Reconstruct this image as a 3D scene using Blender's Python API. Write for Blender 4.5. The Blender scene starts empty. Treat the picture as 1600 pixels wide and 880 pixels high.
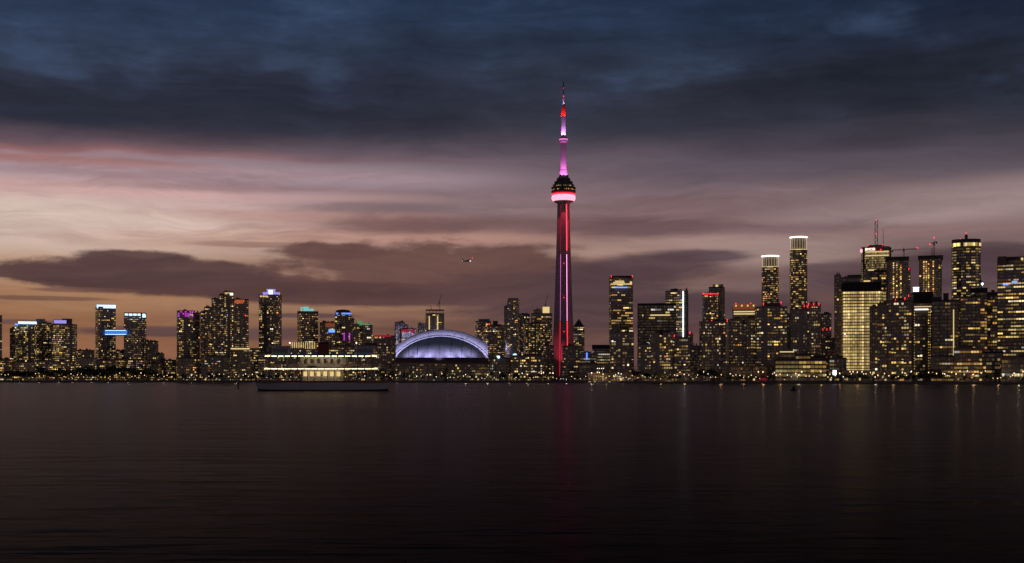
import bpy, math, random
from mathutils import Vector, Matrix
random.seed(7)
SC = bpy.context.scene
COL = SC.collection
PI = math.pi
F = 2017.0                      # focal length in photo pixels (photo 1600 wide)
HY, CAMZ = 592.5, 4.0           # horizon row, camera height over the water

# ------------------------------------------------------------------ camera
cam_data = bpy.data.cameras.new('camera')
cam = bpy.data.objects.new('camera', cam_data)
COL.objects.link(cam)
cam.location = (0, 0, CAMZ)
cam.rotation_euler = (PI / 2, 0, 0)
cam_data.sensor_width = 36
cam_data.lens = 36 * F / 1600
cam_data.shift_y = (HY - 440) / 1600
cam_data.clip_start = 0.5
cam_data.clip_end = 60000
SC.camera = cam
SC.view_settings.view_transform = 'Standard'
SC.view_settings.look = 'None'
SC.view_settings.exposure = 0
SC.view_settings.gamma = 1
SC.cycles.use_denoising = True
SC.cycles.max_bounces = 3
SC.cycles.diffuse_bounces = 1
SC.cycles.glossy_bounces = 2
SC.cycles.sample_clamp_indirect = 2.0
SC.cycles.caustics_reflective = False
SC.cycles.caustics_refractive = False
SC.cycles.pixel_filter_type = 'BLACKMAN_HARRIS'
SC.cycles.filter_width = 1.5

def lin(r, g, b):
    f = lambda c: (c / 255 / 12.92) if c <= 10.3 else ((c / 255 + .055) / 1.055) ** 2.4
    return (f(r), f(g), f(b), 1)

# ------------------------------------------------------------------ sky (dusk, by direction)
W = bpy.data.worlds.new('World'); SC.world = W
W.use_nodes = True
nt = W.node_tree; nt.nodes.clear()
def N(t, **k):
    n = nt.nodes.new(t)
    for a, b in k.items(): setattr(n, a, b)
    return n
def put(sock, v):
    if hasattr(v, 'is_output'): nt.links.new(v, sock)
    else: sock.default_value = v
def M(op, a, b=0.0, c=0.0, clamp=False):
    n = N('ShaderNodeMath', operation=op, use_clamp=clamp)
    put(n.inputs[0], a); put(n.inputs[1], b); put(n.inputs[2], c)
    return n.outputs[0]
def SS(x, lo, hi, a=0.0, b=1.0):
    n = N('ShaderNodeMapRange', interpolation_type='SMOOTHSTEP')
    for i, v in enumerate((x, lo, hi, a, b)): put(n.inputs[i], v)
    return n.outputs[0]
def MIX(f, a, b, bt='MIX'):
    n = N('ShaderNodeMix', data_type='RGBA', blend_type=bt)
    put(n.inputs[0], f); put(n.inputs[6], a); put(n.inputs[7], b)
    return n.outputs[2]
def XYZ(x, y, z=0.0):
    n = N('ShaderNodeCombineXYZ')
    put(n.inputs[0], x); put(n.inputs[1], y); put(n.inputs[2], z)
    return n.outputs[0]
def NOISE(vec, scale=1.0, detail=4.0, rough=.55):
    n = N('ShaderNodeTexNoise', noise_dimensions='3D')
    put(n.inputs['Vector'], vec); put(n.inputs['Scale'], scale)
    put(n.inputs['Detail'], detail); put(n.inputs['Roughness'], rough)
    return n.outputs[0]
tc = N('ShaderNodeTexCoord')
sx = N('ShaderNodeSeparateXYZ'); nt.links.new(tc.outputs['Generated'], sx.inputs[0])
X, Y, Z = sx.outputs
AZ = M('ARCTAN2', X, Y)
HOR = M('SQRT', M('ADD', M('MULTIPLY', X, X), M('MULTIPLY', Y, Y)))
U = M('DIVIDE', AZ, .3775)                                     # -1..1 across the lens' angle
V = M('DIVIDE', M('DIVIDE', M('MAXIMUM', Z, 0.0), M('MAXIMUM', HOR, .02)), .2795)  # ~1 at 15.6 degrees
def NZC(su, sv, w, det, ro, vv):
    return M('SUBTRACT', NOISE(XYZ(M('MULTIPLY', U, su), M('MULTIPLY', vv, sv), w), 1.0, det, ro), .5)
w1 = NZC(1.5, 6.0, 0.0, 4.0, .6, V)
w5 = NZC(3.4, 5.5, 41.0, 4.0, .5, V)
VS = M('ADD', V, M('ADD', M('MULTIPLY', w5, .13), M('MULTIPLY', w1, .06)))          # the wind bends the streaks
w2 = NZC(2.4, 20.0, 5.0, 4.0, .62, VS)
w3 = NZC(3.6, 9.0, 11.0, 5.0, .62, VS)
w4 = NZC(6.0, 60.0, 17.0, 3.0, .6, VS)
w6 = NZC(9.0, 16.0, 57.0, 4.0, .6, V)
VW = M('ADD', V, M('ADD', M('MULTIPLY_ADD', w5, .05, M('MULTIPLY', w1, .07)), M('MULTIPLY', w2, .05)))
def yv(py): return (HY - py) / 577.0
def RAMP(stops, fac):
    n = N('ShaderNodeValToRGB'); e = n.color_ramp.elements
    n.color_ramp.interpolation = 'LINEAR'
    st = sorted((max(0.0, min(1.0, yv(y) * .5)), c) for y, c in stops)   # ramp covers V 0..2
    while len(e) < len(st): e.new(.5)
    for el, (p, c) in zip(e, st): el.position = p; el.color = lin(*c)
    put(n.inputs[0], fac)
    return n.outputs[0]
VR = M('MULTIPLY', VW, .5)
left = RAMP([(592, (124, 88, 72)), (500, (142, 104, 82)), (460, (156, 120, 96)), (425, (168, 136, 116)), (385, (188, 160, 142)),
             (345, (202, 180, 170)), (310, (196, 168, 164)), (290, (182, 150, 152)), (268, (166, 150, 158)), (252, (156, 130, 136)), (243, (140, 102, 104)),
             (226, (92, 76, 84)), (200, (56, 52, 64)), (165, (44, 45, 60)), (110, (49, 58, 79)), (40, (44, 57, 82)), (-40, (37, 49, 74)), (-200, (24, 36, 60)), (-560, (16, 25, 45))], VR)
mid = RAMP([(592, (88, 66, 64)), (520, (106, 80, 74)), (470, (126, 98, 86)), (420, (128, 100, 94)), (372, (150, 120, 112)), (335, (122, 98, 99)),
            (290, (122, 104, 110)), (250, (114, 98, 106)), (225, (88, 78, 87)), (195, (60, 57, 69)), (150, (46, 49, 63)), (90, (45, 54, 73)),
            (20, (40, 54, 79)), (-160, (25, 38, 62)), (-560, (16, 25, 45))], VR)
right = RAMP([(592, (74, 56, 60)), (500, (86, 66, 68)), (440, (98, 78, 80)), (380, (118, 98, 97)), (335, (128, 108, 109)), (300, (122, 105, 109)),
              (262, (86, 78, 86)), (210, (56, 54, 64)), (140, (41, 44, 57)), (70, (34, 42, 60)), (0, (28, 39, 60)), (-160, (20, 31, 53)), (-560, (14, 22, 41))], VR)
back = RAMP([(592, (104, 86, 84)), (400, (98, 84, 88)), (200, (78, 72, 84)), (0, (48, 52, 70)), (-560, (20, 28, 48))], VR)
sky = MIX(SS(U, -1.0, .0), left, mid)
sky = MIX(SS(U, -.05, .9), sky, right)
sky = MIX(SS(M('ABSOLUTE', U), 1.3, 4.5), sky, back)
UV = XYZ(U, V)
NZ = M('MULTIPLY_ADD', w3, 1.15, M('MULTIPLY_ADD', w2, .7, M('MULTIPLY', w4, .4)))      # ragged, streaked by the wind
ND = M('MULTIPLY_ADD', w6, 1.5, M('MULTIPLY_ADD', w3, .7, M('MULTIPLY', w2, .7)))         # lumpy bank edges
NB = M('MULTIPLY_ADD', w5, 1.7, M('MULTIPLY', w3, .5))                                   # softer, billowing
def cloud(base, cx, cy, rx, ry, col, soft=.5, amt=1.0, slant=0.0, wob=1.0, nz=None):
    """a bank of cloud at a bearing and a height, ragged by the noise"""
    cu = math.atan((cx - 800) / F) / .3775; cv = yv(cy) * math.cos(math.atan((cx - 800) / F))
    sx_, sy_ = 800.0 / rx, 577.0 / ry
    vec = UV
    if slant: vec = XYZ(U, M('MULTIPLY_ADD', U, -slant, V)); cv -= slant * cu
    n = N('ShaderNodeVectorMath', operation='MULTIPLY_ADD'); put(n.inputs[0], vec); n.inputs[1].default_value = (sx_, sy_, 0); n.inputs[2].default_value = (-cu * sx_, -cv * sy_, 0)
    l_ = N('ShaderNodeVectorMath', operation='LENGTH'); nt.links.new(n.outputs[0], l_.inputs[0])
    d = M('MULTIPLY_ADD', NZ if nz is None else nz, wob, l_.outputs['Value'])
    return MIX(SS(d, 1.0 + soft * .5, 1.0 - soft * .5, 0.0, amt), base, lin(*col))
for c in (
    # lit streaks
    (130, 338, 330, 44, (216, 196, 186), 1.4, .75), (250, 352, 260, 26, (204, 180, 170), 1.3, .6), (330, 312, 210, 14, (188, 160, 158), 1.3, .6), (330, 372, 190, 15, (186, 154, 140), 1.2, .7),
    (560, 270, 240, 17, (154, 136, 144), 1.4, .8), (470, 300, 160, 9, (146, 126, 130), 1.3, .6), (760, 318, 190, 14, (142, 122, 126), 1.3, .6),
    (620, 366, 230, 11, (176, 138, 128), 1.2, .85), (520, 342, 190, 16, (160, 124, 120), 1.3, .6), (930, 390, 120, 11, (166, 138, 128), 1.2, .8), (1110, 372, 190, 13, (164, 138, 132), 1.3, .8),
    (1215, 392, 150, 22, (156, 134, 129), 1.3, .8), (1490, 316, 260, 30, (154, 134, 133), 1.4, .8, .12), (1400, 356, 220, 10, (134, 108, 106), 1.3, .6),
    (1060, 448, 140, 13, (130, 106, 100), 1.2, .75), (1200, 440, 90, 14, (116, 96, 96), 1.2, .6), (80, 242, 230, 7, (156, 110, 104), 1.2, .75), (300, 262, 330, 10, (168, 138, 144), 1.3, .5), (180, 292, 380, 11, (196, 160, 158), 1.2, .7), (450, 330, 200, 10, (172, 136, 132), 1.2, .6),
    (1000, 320, 160, 14, (122, 98, 100), 1.3, .6), (150, 468, 460, 15, (156, 120, 96), 1.2, .8), (470, 474, 220, 9, (150, 116, 98), 1.1, .85), (690, 492, 110, 5, (138, 104, 92), 1.2, .7),
    (60, 540, 320, 24, (146, 104, 84), 1.3, .6),
    # grey-brown streaks
    (250, 268, 190, 9, (136, 112, 118), 1.3, .6), (330, 286, 200, 8, (128, 106, 110), 1.3, .6), (620, 348, 110, 14, (106, 80, 80), 1.1, .75), (820, 346, 150, 13, (112, 88, 90), 1.2, .6),
    (980, 350, 150, 16, (98, 76, 80), 1.2, .75), (390, 377, 90, 4, (146, 112, 104), 1.0, .7), (560, 318, 150, 8, (112, 94, 100), 1.3, .5), (1180, 352, 200, 9, (112, 90, 94), 1.3, .6)):
    sky = cloud(sky, *c)
for c in (
    # the dark banks
    (225, 425, 225, 27, (82, 61, 62), .34, .95, 0, .6, ND), (210, 402, 90, 16, (82, 61, 62), .4, .94, 0, .6, ND), (310, 440, 230, 22, (80, 59, 61), .4, .94, -.01, .6, ND), (690, 422, 265, 48, (98, 72, 69), .42, .92, .0, .75, ND), (70, 421, 110, 11, (84, 63, 64), .3, .95, .03, .5, ND), (520, 388, 90, 13, (98, 72, 70), .5, .9, 0, .7, ND),
    (560, 456, 340, 20, (84, 62, 63), .4, .95, -.02, .6), (830, 455, 180, 40, (88, 66, 67), .6, .9, 0, .7), (480, 491, 75, 4, (84, 66, 70), .7, .85, 0, .6), (70, 463, 100, 3.5, (108, 80, 72), .7, .8, 0, .6), (130, 450, 80, 4, (104, 76, 72), .7, .8, 0, .6),
    (30, 501, 60, 4, (96, 72, 72), .7, .8, 0, .6), (250, 516, 120, 8, (84, 66, 70), .7, .85, 0, .6), (420, 520, 90, 10, (88, 68, 72), .9, .8, 0, .6),
    (1100, 396, 80, 11, (84, 68, 74), .7, .9, -.03, .7), (1020, 412, 120, 20, (82, 65, 70), .7, .92, 0, .7), (960, 450, 120, 38, (80, 63, 68), .8, .9, 0, .8),
    (1000, 490, 260, 22, (82, 64, 68), 1.0, .85, 0, .9), (1130, 470, 120, 20, (78, 62, 68), .8, .85, 0, .8), (1570, 402, 170, 26, (78, 62, 68), .7, .92, 0, .7), (1400, 430, 150, 26, (80, 64, 70), .8, .9, 0, .8), (1290, 415, 60, 8, (92, 74, 78), .9, .8, 0, .8)):
    sky = cloud(sky, *c)
for c in (
    # the high dark deck
    (1200, 235, 300, 34, (84, 75, 86), 1.5, .7, .05), (330, 165, 420, 38, (40, 41, 54), 1.3, .85), (480, 120, 240, 36, (38, 42, 57), 1.3, .8), (200, 120, 130, 28, (40, 45, 60), 1.3, .8), (60, 165, 150, 16, (40, 43, 57), 1.2, .8),
    (640, 60, 190, 30, (40, 50, 70), 1.4, .7), (1050, 170, 260, 40, (48, 50, 62), 1.5, .7), (1450, 110, 260, 46, (32, 36, 47), 1.5, .7), (880, 110, 150, 28, (42, 48, 62), 1.4, .7), (1350, 205, 240, 22, (54, 52, 62), 1.4, .7, .06), (90, 60, 90, 18, (40, 50, 70), 1.4, .6)):
    sky = cloud(sky, *c[:8], **({'slant': c[8]} if 0 else {}), nz=NB) if len(c) < 8 else cloud(sky, *c, nz=NB)
hi = SS(V, .64, .84)
gap = M('MULTIPLY', hi, SS(M('MULTIPLY_ADD', w3, .5, w5), .0, .22, 0, .5))
sky = MIX(gap, sky, lin(56, 71, 98))
mot = M('MULTIPLY', hi, M('MULTIPLY_ADD', w6, .5, M('MULTIPLY_ADD', w5, .9, M('MULTIPLY', w3, .5))))
st = M('ADD', M('ADD', 1.0, mot), M('ADD', M('MULTIPLY', w2, .68), M('ADD', M('MULTIPLY', w4, .26), M('MULTIPLY', w3, .5))))
hs = N('ShaderNodeHueSaturation'); hs.inputs['Saturation'].default_value = 1.1; hs.inputs['Value'].default_value = 1.07; put(hs.inputs['Color'], sky); put(hs.inputs['Fac'], M('SUBTRACT', 1.0, hi)); sky = hs.outputs[0]
vm = N('ShaderNodeVectorMath', operation='SCALE'); put(vm.inputs[0], sky); put(vm.inputs[3], st)
nish = N('ShaderNodeTexSky', sky_type='NISHITA', sun_disc=False)
nish.sun_elevation = math.radians(-4); nish.sun_rotation = math.radians(-55)
bg1 = N('ShaderNodeBackground'); put(bg1.inputs[0], vm.outputs[0]); bg1.inputs[1].default_value = .96
bg2 = N('ShaderNodeBackground'); put(bg2.inputs[0], nish.outputs[0]); bg2.inputs[1].default_value = .05
ad = N('ShaderNodeAddShader'); nt.links.new(bg1.outputs[0], ad.inputs[0]); nt.links.new(bg2.outputs[0], ad.inputs[1])
wo = N('ShaderNodeOutputWorld'); nt.links.new(ad.outputs[0], wo.inputs[0])
W.cycles.sampling_method = 'MANUAL'; W.cycles.sample_map_resolution = 512

# the sun has set behind the left of the city: only a faint warm afterglow
sun = bpy.data.lights.new('sun', 'SUN'); sun.energy = .03; sun.angle = math.radians(20); sun.color = (1, .72, .55)
so = bpy.data.objects.new('sun', sun); COL.objects.link(so)
so.rotation_euler = (math.radians(84), 0, math.radians(55))

# ------------------------------------------------------------------ helpers
def px(x, Yd): return (x - 800) / F * Yd
def pz(y, Yd): return CAMZ + (HY - y) / F * Yd
GZ = 1.6                                                        # quay level
SH = [(-900, 1950), (-300, 1850), (0, 1790), (450, 1500), (900, 1250), (1250, 1060), (1600, 900), (2000, 800), (2600, 700)]
def shore(x):
    for (a, da), (b, db) in zip(SH, SH[1:]):
        if a <= x <= b: return da + (db - da) * (x - a) / (b - a)
    return SH[-1][1]

class MB:
    def __init__(s): s.v = []; s.f = []; s.c = []
    def quad(s, a, b, c, d, col=None):
        i = len(s.v); s.v += [tuple(a), tuple(b), tuple(c), tuple(d)]; s.f.append((i, i + 1, i + 2, i + 3)); s.c.append(col)
    def prism(s, pts, z0, z1, top=None, col=None):
        """vertical prism over a CCW polygon; top = another polygon for a taper"""
        n = len(pts); i = len(s.v); t = top or pts
        s.v += [(p[0], p[1], z0) for p in pts] + [(p[0], p[1], z1) for p in t]
        for k in range(n):
            j = (k + 1) % n; s.f.append((i + k, i + j, i + n + j, i + n + k)); s.c.append(col)
        s.f.append(tuple(i + n + k for k in range(n))); s.f.append(tuple(i + n - 1 - k for k in range(n))); s.c += [col, col]
    def box(s, x0, x1, y0, y1, z0, z1, col=None):
        s.prism([(x0, y0), (x1, y0), (x1, y1), (x0, y1)], z0, z1, col=col)
    def bar(s, a, b, r, r2=None, n=6, col=None):
        a = Vector(a); b = Vector(b); d = (b - a); r2 = r if r2 is None else r2
        if d.length < 1e-6: return
        q = d.to_track_quat('Z', 'Y'); i = len(s.v)
        for p, rr in ((a, r), (b, r2)):
            for k in range(n):
                s.v.append(tuple(p + q @ Vector((rr * math.cos(2 * PI * k / n), rr * math.sin(2 * PI * k / n), 0))))
        for k in range(n):
            j = (k + 1) % n; s.f.append((i + k, i + j, i + n + j, i + n + k)); s.c.append(col)
        s.f.append(tuple(i + n + k for k in range(n))); s.f.append(tuple(i + n - 1 - k for k in range(n))); s.c += [col, col]
    def lathe(s, prof, n=24, cx=0, cy=0, col=None, a0=0, caps=True):
        i = len(s.v); m = len(prof)
        for r, z in prof:
            for k in range(n):
                a = a0 + 2 * PI * k / n; s.v.append((cx + r * math.cos(a), cy + r * math.sin(a), z))
        for q in range(m - 1):
            for k in range(n):
                j = (k + 1) % n
                s.f.append((i + q * n + k, i + q * n + j, i + (q + 1) * n + j, i + (q + 1) * n + k)); s.c.append(col)
        if caps:
            s.f.append(tuple(i + (m - 1) * n + k for k in range(n))); s.f.append(tuple(i + n - 1 - k for k in range(n))); s.c += [col, col]
    def ball(s, c, r, n=8, m=5, col=None, sz=1.0):
        s.lathe([(max(r * math.sin(PI * k / m), r * .05), c[2] - sz * r * math.cos(PI * k / m)) for k in range(m + 1)], n, c[0], c[1], col)
    def mesh(s, name):
        me = bpy.data.meshes.new(name); me.from_pydata(s.v, [], s.f)
        if any(c is not None for c in s.c):
            at = me.color_attributes.new('glow', 'FLOAT_COLOR', 'CORNER'); buf = []
            for p, c in zip(me.polygons, s.c): buf += list((c or (0, 0, 0))[:3] + (1,)) * p.loop_total
            at.data.foreach_set('color', buf)
        return me
    def build(s, name, mat, parent=None, kind=None, smooth=False, label=None):
        me = s.mesh(name); me.materials.append(mat)
        if smooth: me.polygons.foreach_set('use_smooth', [True] * len(me.polygons))
        o = bpy.data.objects.new(name, me); COL.objects.link(o); o.parent = parent
        if kind: o['kind'] = kind
        if label: o['label'] = label
        return o
def tag(o, label, cat, group=None):
    o['label'] = label; o['category'] = cat
    if group: o['group'] = group
    return o
def empty(name, loc, rz=0.0):
    o = bpy.data.objects.new(name, None); COL.objects.link(o); o.location = loc; o.rotation_euler.z = rz; o.empty_display_size = 1
    return o
def copy_tree(o, parent=None):
    c = o.copy(); COL.objects.link(c); c.parent = parent
    for ch in list(o.children): copy_tree(ch, c)
    return c

# ------------------------------------------------------------------ materials
MT = {}
def surf(name, col, rough=.7, spec=.3, metal=0.0, var=.18, scale=.15, bump=0.0, bscale=1.0, ior=1.5):
    m = bpy.data.materials.new(name); m.use_nodes = True; t = m.node_tree; b = t.nodes['Principled BSDF']
    b.inputs['IOR'].default_value = ior; b.inputs['Roughness'].default_value = rough; b.inputs['Specular IOR Level'].default_value = spec; b.inputs['Metallic'].default_value = metal
    g = t.nodes.new('ShaderNodeNewGeometry'); n = t.nodes.new('ShaderNodeTexNoise'); n.inputs['Scale'].default_value = scale; n.inputs['Detail'].default_value = 5
    t.links.new(g.outputs['Position'], n.inputs['Vector'])
    r = t.nodes.new('ShaderNodeMapRange'); r.inputs[3].default_value = 1 - var; r.inputs[4].default_value = 1 + var
    t.links.new(n.outputs[0], r.inputs[0])
    v = t.nodes.new('ShaderNodeVectorMath'); v.operation = 'SCALE'; v.inputs[0].default_value = col; t.links.new(r.outputs[0], v.inputs[3])
    t.links.new(v.outputs[0], b.inputs['Base Color'])
    if bump:
        n2 = t.nodes.new('ShaderNodeTexNoise'); n2.inputs['Scale'].default_value = bscale; t.links.new(g.outputs['Position'], n2.inputs['Vector'])
        bp = t.nodes.new('ShaderNodeBump'); bp.inputs['Strength'].default_value = bump; t.links.new(n2.outputs[0], bp.inputs['Height']); t.links.new(bp.outputs[0], b.inputs['Normal'])
    MT[name] = m; return m
def lamp_mat(name, col, strength, sample=False):
    m = bpy.data.materials.new(name); m.use_nodes = True; t = m.node_tree; b = t.nodes['Principled BSDF']
    b.inputs['Base Color'].default_value = (.02, .02, .02, 1)
    b.inputs['Emission Color'].default_value = (*col, 1); b.inputs['Emission Strength'].default_value = strength
    m.cycles.emission_sampling = 'AUTO' if sample else 'NONE'
    MT[name] = m; return m
surf('glass', (.10, .078, .066), .22, .5, var=.3, ior=2.2)
surf('glass_blue', (.06, .064, .07), .18, .6, var=.3, ior=2.2)
surf('concrete', (.42, .33, .27), .85)
surf('pale', (.52, .44, .37), .8)
surf('brown', (.32, .22, .16), .85)
surf('brick', (.34, .19, .14), .9)
surf('dark', (.15, .115, .10), .6)
surf('black', (.045, .035, .032), .5)
surf('metal', (.12, .12, .13), .4, metal=.8)
surf('asphalt', (.05, .048, .046), .9, bump=.3)
surf('quay', (.22, .2, .18), .9, var=.3, scale=.4, bump=.3)
surf('roof_white', (.78, .78, .8), .55)
surf('white_paint', (.75, .74, .72), .5)
surf('hull', (.05, .05, .06), .4)
surf('bark', (.06, .045, .035), .9)
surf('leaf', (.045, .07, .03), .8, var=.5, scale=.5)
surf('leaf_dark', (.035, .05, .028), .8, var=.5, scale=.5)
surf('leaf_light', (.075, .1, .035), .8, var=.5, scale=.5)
surf('tower_concrete', (.48, .40, .38), .8, var=.12, scale=.05)
surf('awning', (.35, .08, .06), .8)
for n, c, s in (('led_blue', (.12, .28, 1), 1.8), ('led_ice', (.45, .68, 1), 2.0), ('led_purple', (.7, .06, .75), .8), ('glow_violet', (.42, .36, 1), .8),
                ('glow_teal', (.25, .75, .72), .7), ('led_orange', (1, .2, .06), .6), ('led_red', (1, .02, .04), 2.2), ('led_crimson', (.75, .015, .05), 0.4), ('glow_green', (.2, .55, .25), .45),
                ('led_white', (1, .93, .82), 2.0), ('led_gold', (1, .74, .32), 0.8), ('led_pink', (1, .2, .75), 1.2), ('led_rose', (1, .36, .5), 1.6),
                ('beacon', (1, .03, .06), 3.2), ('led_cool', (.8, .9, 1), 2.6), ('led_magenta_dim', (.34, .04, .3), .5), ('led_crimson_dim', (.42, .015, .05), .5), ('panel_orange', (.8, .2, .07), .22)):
    lamp_mat(n, c, s)
lamp_mat('crown_flood_glow', (1, .8, .5), .55)
lamp_mat('lamp_warm', (1, .6, .22), 2.4, True)
lamp_mat('lamp_gold', (1, .72, .34), 2.0, True)
lamp_mat('lamp_white', (1, .92, .8), 2.0, True)
lamp_mat('tower_red', (1, .02, .05), 7.0, True)
lamp_mat('tower_pink', (1, .22, .6), 3.5, True)
lamp_mat('ferry_light', (1, .70, .34), 5.0, True)
m = bpy.data.materials.new('lit_glass'); m.use_nodes = True; t = m.node_tree; b = t.nodes['Principled BSDF']
b.inputs['Base Color'].default_value = (.03, .03, .03, 1); b.inputs['Roughness'].default_value = .2
ca = t.nodes.new('ShaderNodeVertexColor'); ca.layer_name = 'glow'; t.links.new(ca.outputs[0], b.inputs['Emission Color'])
b.inputs['Emission Strength'].default_value = 1.0
m.cycles.emission_sampling = 'NONE'; MT['lit'] = m

# ------------------------------------------------------------------ water, land
def water_material():
    m = bpy.data.materials.new('water'); m.use_nodes = True; t = m.node_tree; t.nodes.clear()
    nn = t.nodes.new; lk = t.links.new
    g = nn('ShaderNodeNewGeometry'); prev = None
    for sc_, st_, stretch in ((.11, .2, .35), (.5, .5, .35), (2.0, .3, .4)):
        mp = nn('ShaderNodeVectorMath'); mp.operation = 'MULTIPLY'; mp.inputs[1].default_value = (stretch, 1, 1); lk(g.outputs['Position'], mp.inputs[0])
        n = nn('ShaderNodeTexNoise'); n.inputs['Scale'].default_value = sc_; n.inputs['Detail'].default_value = 3; lk(mp.outputs[0], n.inputs['Vector'])
        bp = nn('ShaderNodeBump'); bp.inputs['Strength'].default_value = st_; bp.inputs['Distance'].default_value = .1 / sc_
        lk(n.outputs[0], bp.inputs['Height'])
        if prev: lk(prev.outputs[0], bp.inputs['Normal'])
        prev = bp
    # calm lanes and rougher lanes left by wind and passing boats
    mp = nn('ShaderNodeVectorMath'); mp.operation = 'MULTIPLY'; mp.inputs[1].default_value = (.0016, .011, 1); lk(g.outputs['Position'], mp.inputs[0])
    n = nn('ShaderNodeTexNoise'); n.inputs['Scale'].default_value = 1; n.inputs['Detail'].default_value = 4; lk(mp.outputs[0], n.inputs['Vector'])
    r = nn('ShaderNodeMapRange'); r.inputs[1].default_value = .3; r.inputs[2].default_value = .7; r.inputs[3].default_value = .16; r.inputs[4].default_value = .25
    lk(n.outputs[0], r.inputs[0])
    gl = nn('ShaderNodeBsdfGlossy'); lk(r.outputs[0], gl.inputs['Roughness']); gl.inputs['Anisotropy'].default_value = -.22; tg = nn('ShaderNodeCombineXYZ'); tg.inputs[0].default_value = 1; lk(tg.outputs[0], gl.inputs['Tangent']); gl.inputs['Color'].default_value = (1, .96, .96, 1); lk(prev.outputs[0], gl.inputs['Normal'])
    df = nn('ShaderNodeBsdfDiffuse'); df.inputs['Color'].default_value = (.006, .006, .007, 1)
    fr = nn('ShaderNodeFresnel'); fr.inputs['IOR'].default_value = 1.05
    pw = nn('ShaderNodeMath'); pw.operation = 'POWER'; lk(fr.outputs[0], pw.inputs[0]); pw.inputs[1].default_value = 1.3
    ml = nn('ShaderNodeMath'); ml.operation = 'MULTIPLY'; lk(pw.outputs[0], ml.inputs[0]); ml.inputs[1].default_value = .25
    mx = nn('ShaderNodeMixShader'); lk(ml.outputs[0], mx.inputs[0]); lk(df.outputs[0], mx.inputs[1]); lk(gl.outputs[0], mx.inputs[2])
    o = nn('ShaderNodeOutputMaterial'); lk(mx.outputs[0], o.inputs[0])
    return m
wb = MB(); wb.quad((-9000, -600, 0), (9000, -600, 0), (9000, 2600, 0), (-9000, 2600, 0))
wobj = wb.build('water', water_material()); wobj['kind'] = 'structure'
edge = [(px(x, d), d) for x, d in SH]
lb = MB(); lb.prism(edge + [(9000, 700), (30000, 30000), (-30000, 30000), (-9000, 1950)], -4, GZ)
land = lb.build('land', MT['asphalt']); land['kind'] = 'structure'
qb = MB()
for (a, da), (b2, db) in zip(edge, edge[1:]):
    qb.quad((a, da - .15, -2), (b2, db - .15, -2), (b2, db - .15, GZ + .12), (a, da - .15, GZ + .12))
    qb.quad((a, da - .15, GZ + .12), (b2, db - .15, GZ + .12), (b2, db + 9, GZ + .12), (a, da + 9, GZ + .12))
qo = qb.build('promenade', MT['quay']); qo['kind'] = 'structure'
# ------------------------------------------------------------------ buildings
WARM = [(1, .62, .16), (1, .68, .22), (1, .75, .34), (1, .52, .12), (1, .82, .5), (.95, .9, .78), (1, .38, .1)]
WW = {'warm': (26, 26, 18, 12, 10, 4, 4), 'gold': (30, 34, 20, 10, 5, 1, 0), 'white': (8, 16, 26, 4, 26, 18, 2), 'amber': (34, 18, 6, 28, 4, 1, 9)}
GAIN = 1.0
def glow(pal, k=1.0):
    c = random.choices(WARM, WW[pal])[0]; s = min(1.5, max(.04, random.lognormvariate(-.95, .85))) * k * GAIN
    return (c[0] * s, c[1] * s, c[2] * s)
def full_glow(k): return (k, k * .70, k * .27)
def poly_box(w, d, th, cx, cy):
    c, s = math.cos(th), math.sin(th)
    pts = [(-w / 2, -d / 2), (w / 2, -d / 2), (w / 2, d / 2), (-w / 2, d / 2)]
    return [(cx + x * c - y * s, cy + x * s + y * c) for x, y in pts]
def poly_oval(w, d, cx, cy, n=18):
    return [(cx + w / 2 * math.cos(2 * PI * k / n - PI / 2), cy + d / 2 * math.sin(2 * PI * k / n - PI / 2)) for k in range(n)]
def poly_cut(w, d, th, cx, cy, k=.22):
    c, s = math.cos(th), math.sin(th); a = w / 2; b = d / 2; e = min(w, d) * k
    pts = [(-a + e, -b), (a - e, -b), (a, -b + e), (a, b - e), (a - e, b), (-a + e, b), (-a, b - e), (-a, -b + e)]
    return [(cx + x * c - y * s, cy + x * s + y * c) for x, y in pts]
def grow(pts, e):
    cx = sum(p[0] for p in pts) / len(pts); cy = sum(p[1] for p in pts) / len(pts); out = []
    for x, y in pts:
        r = math.hypot(x - cx, y - cy); k = (r + e * 1.25) / r; out.append((cx + (x - cx) * k, cy + (y - cy) * k))
    return out
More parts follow.
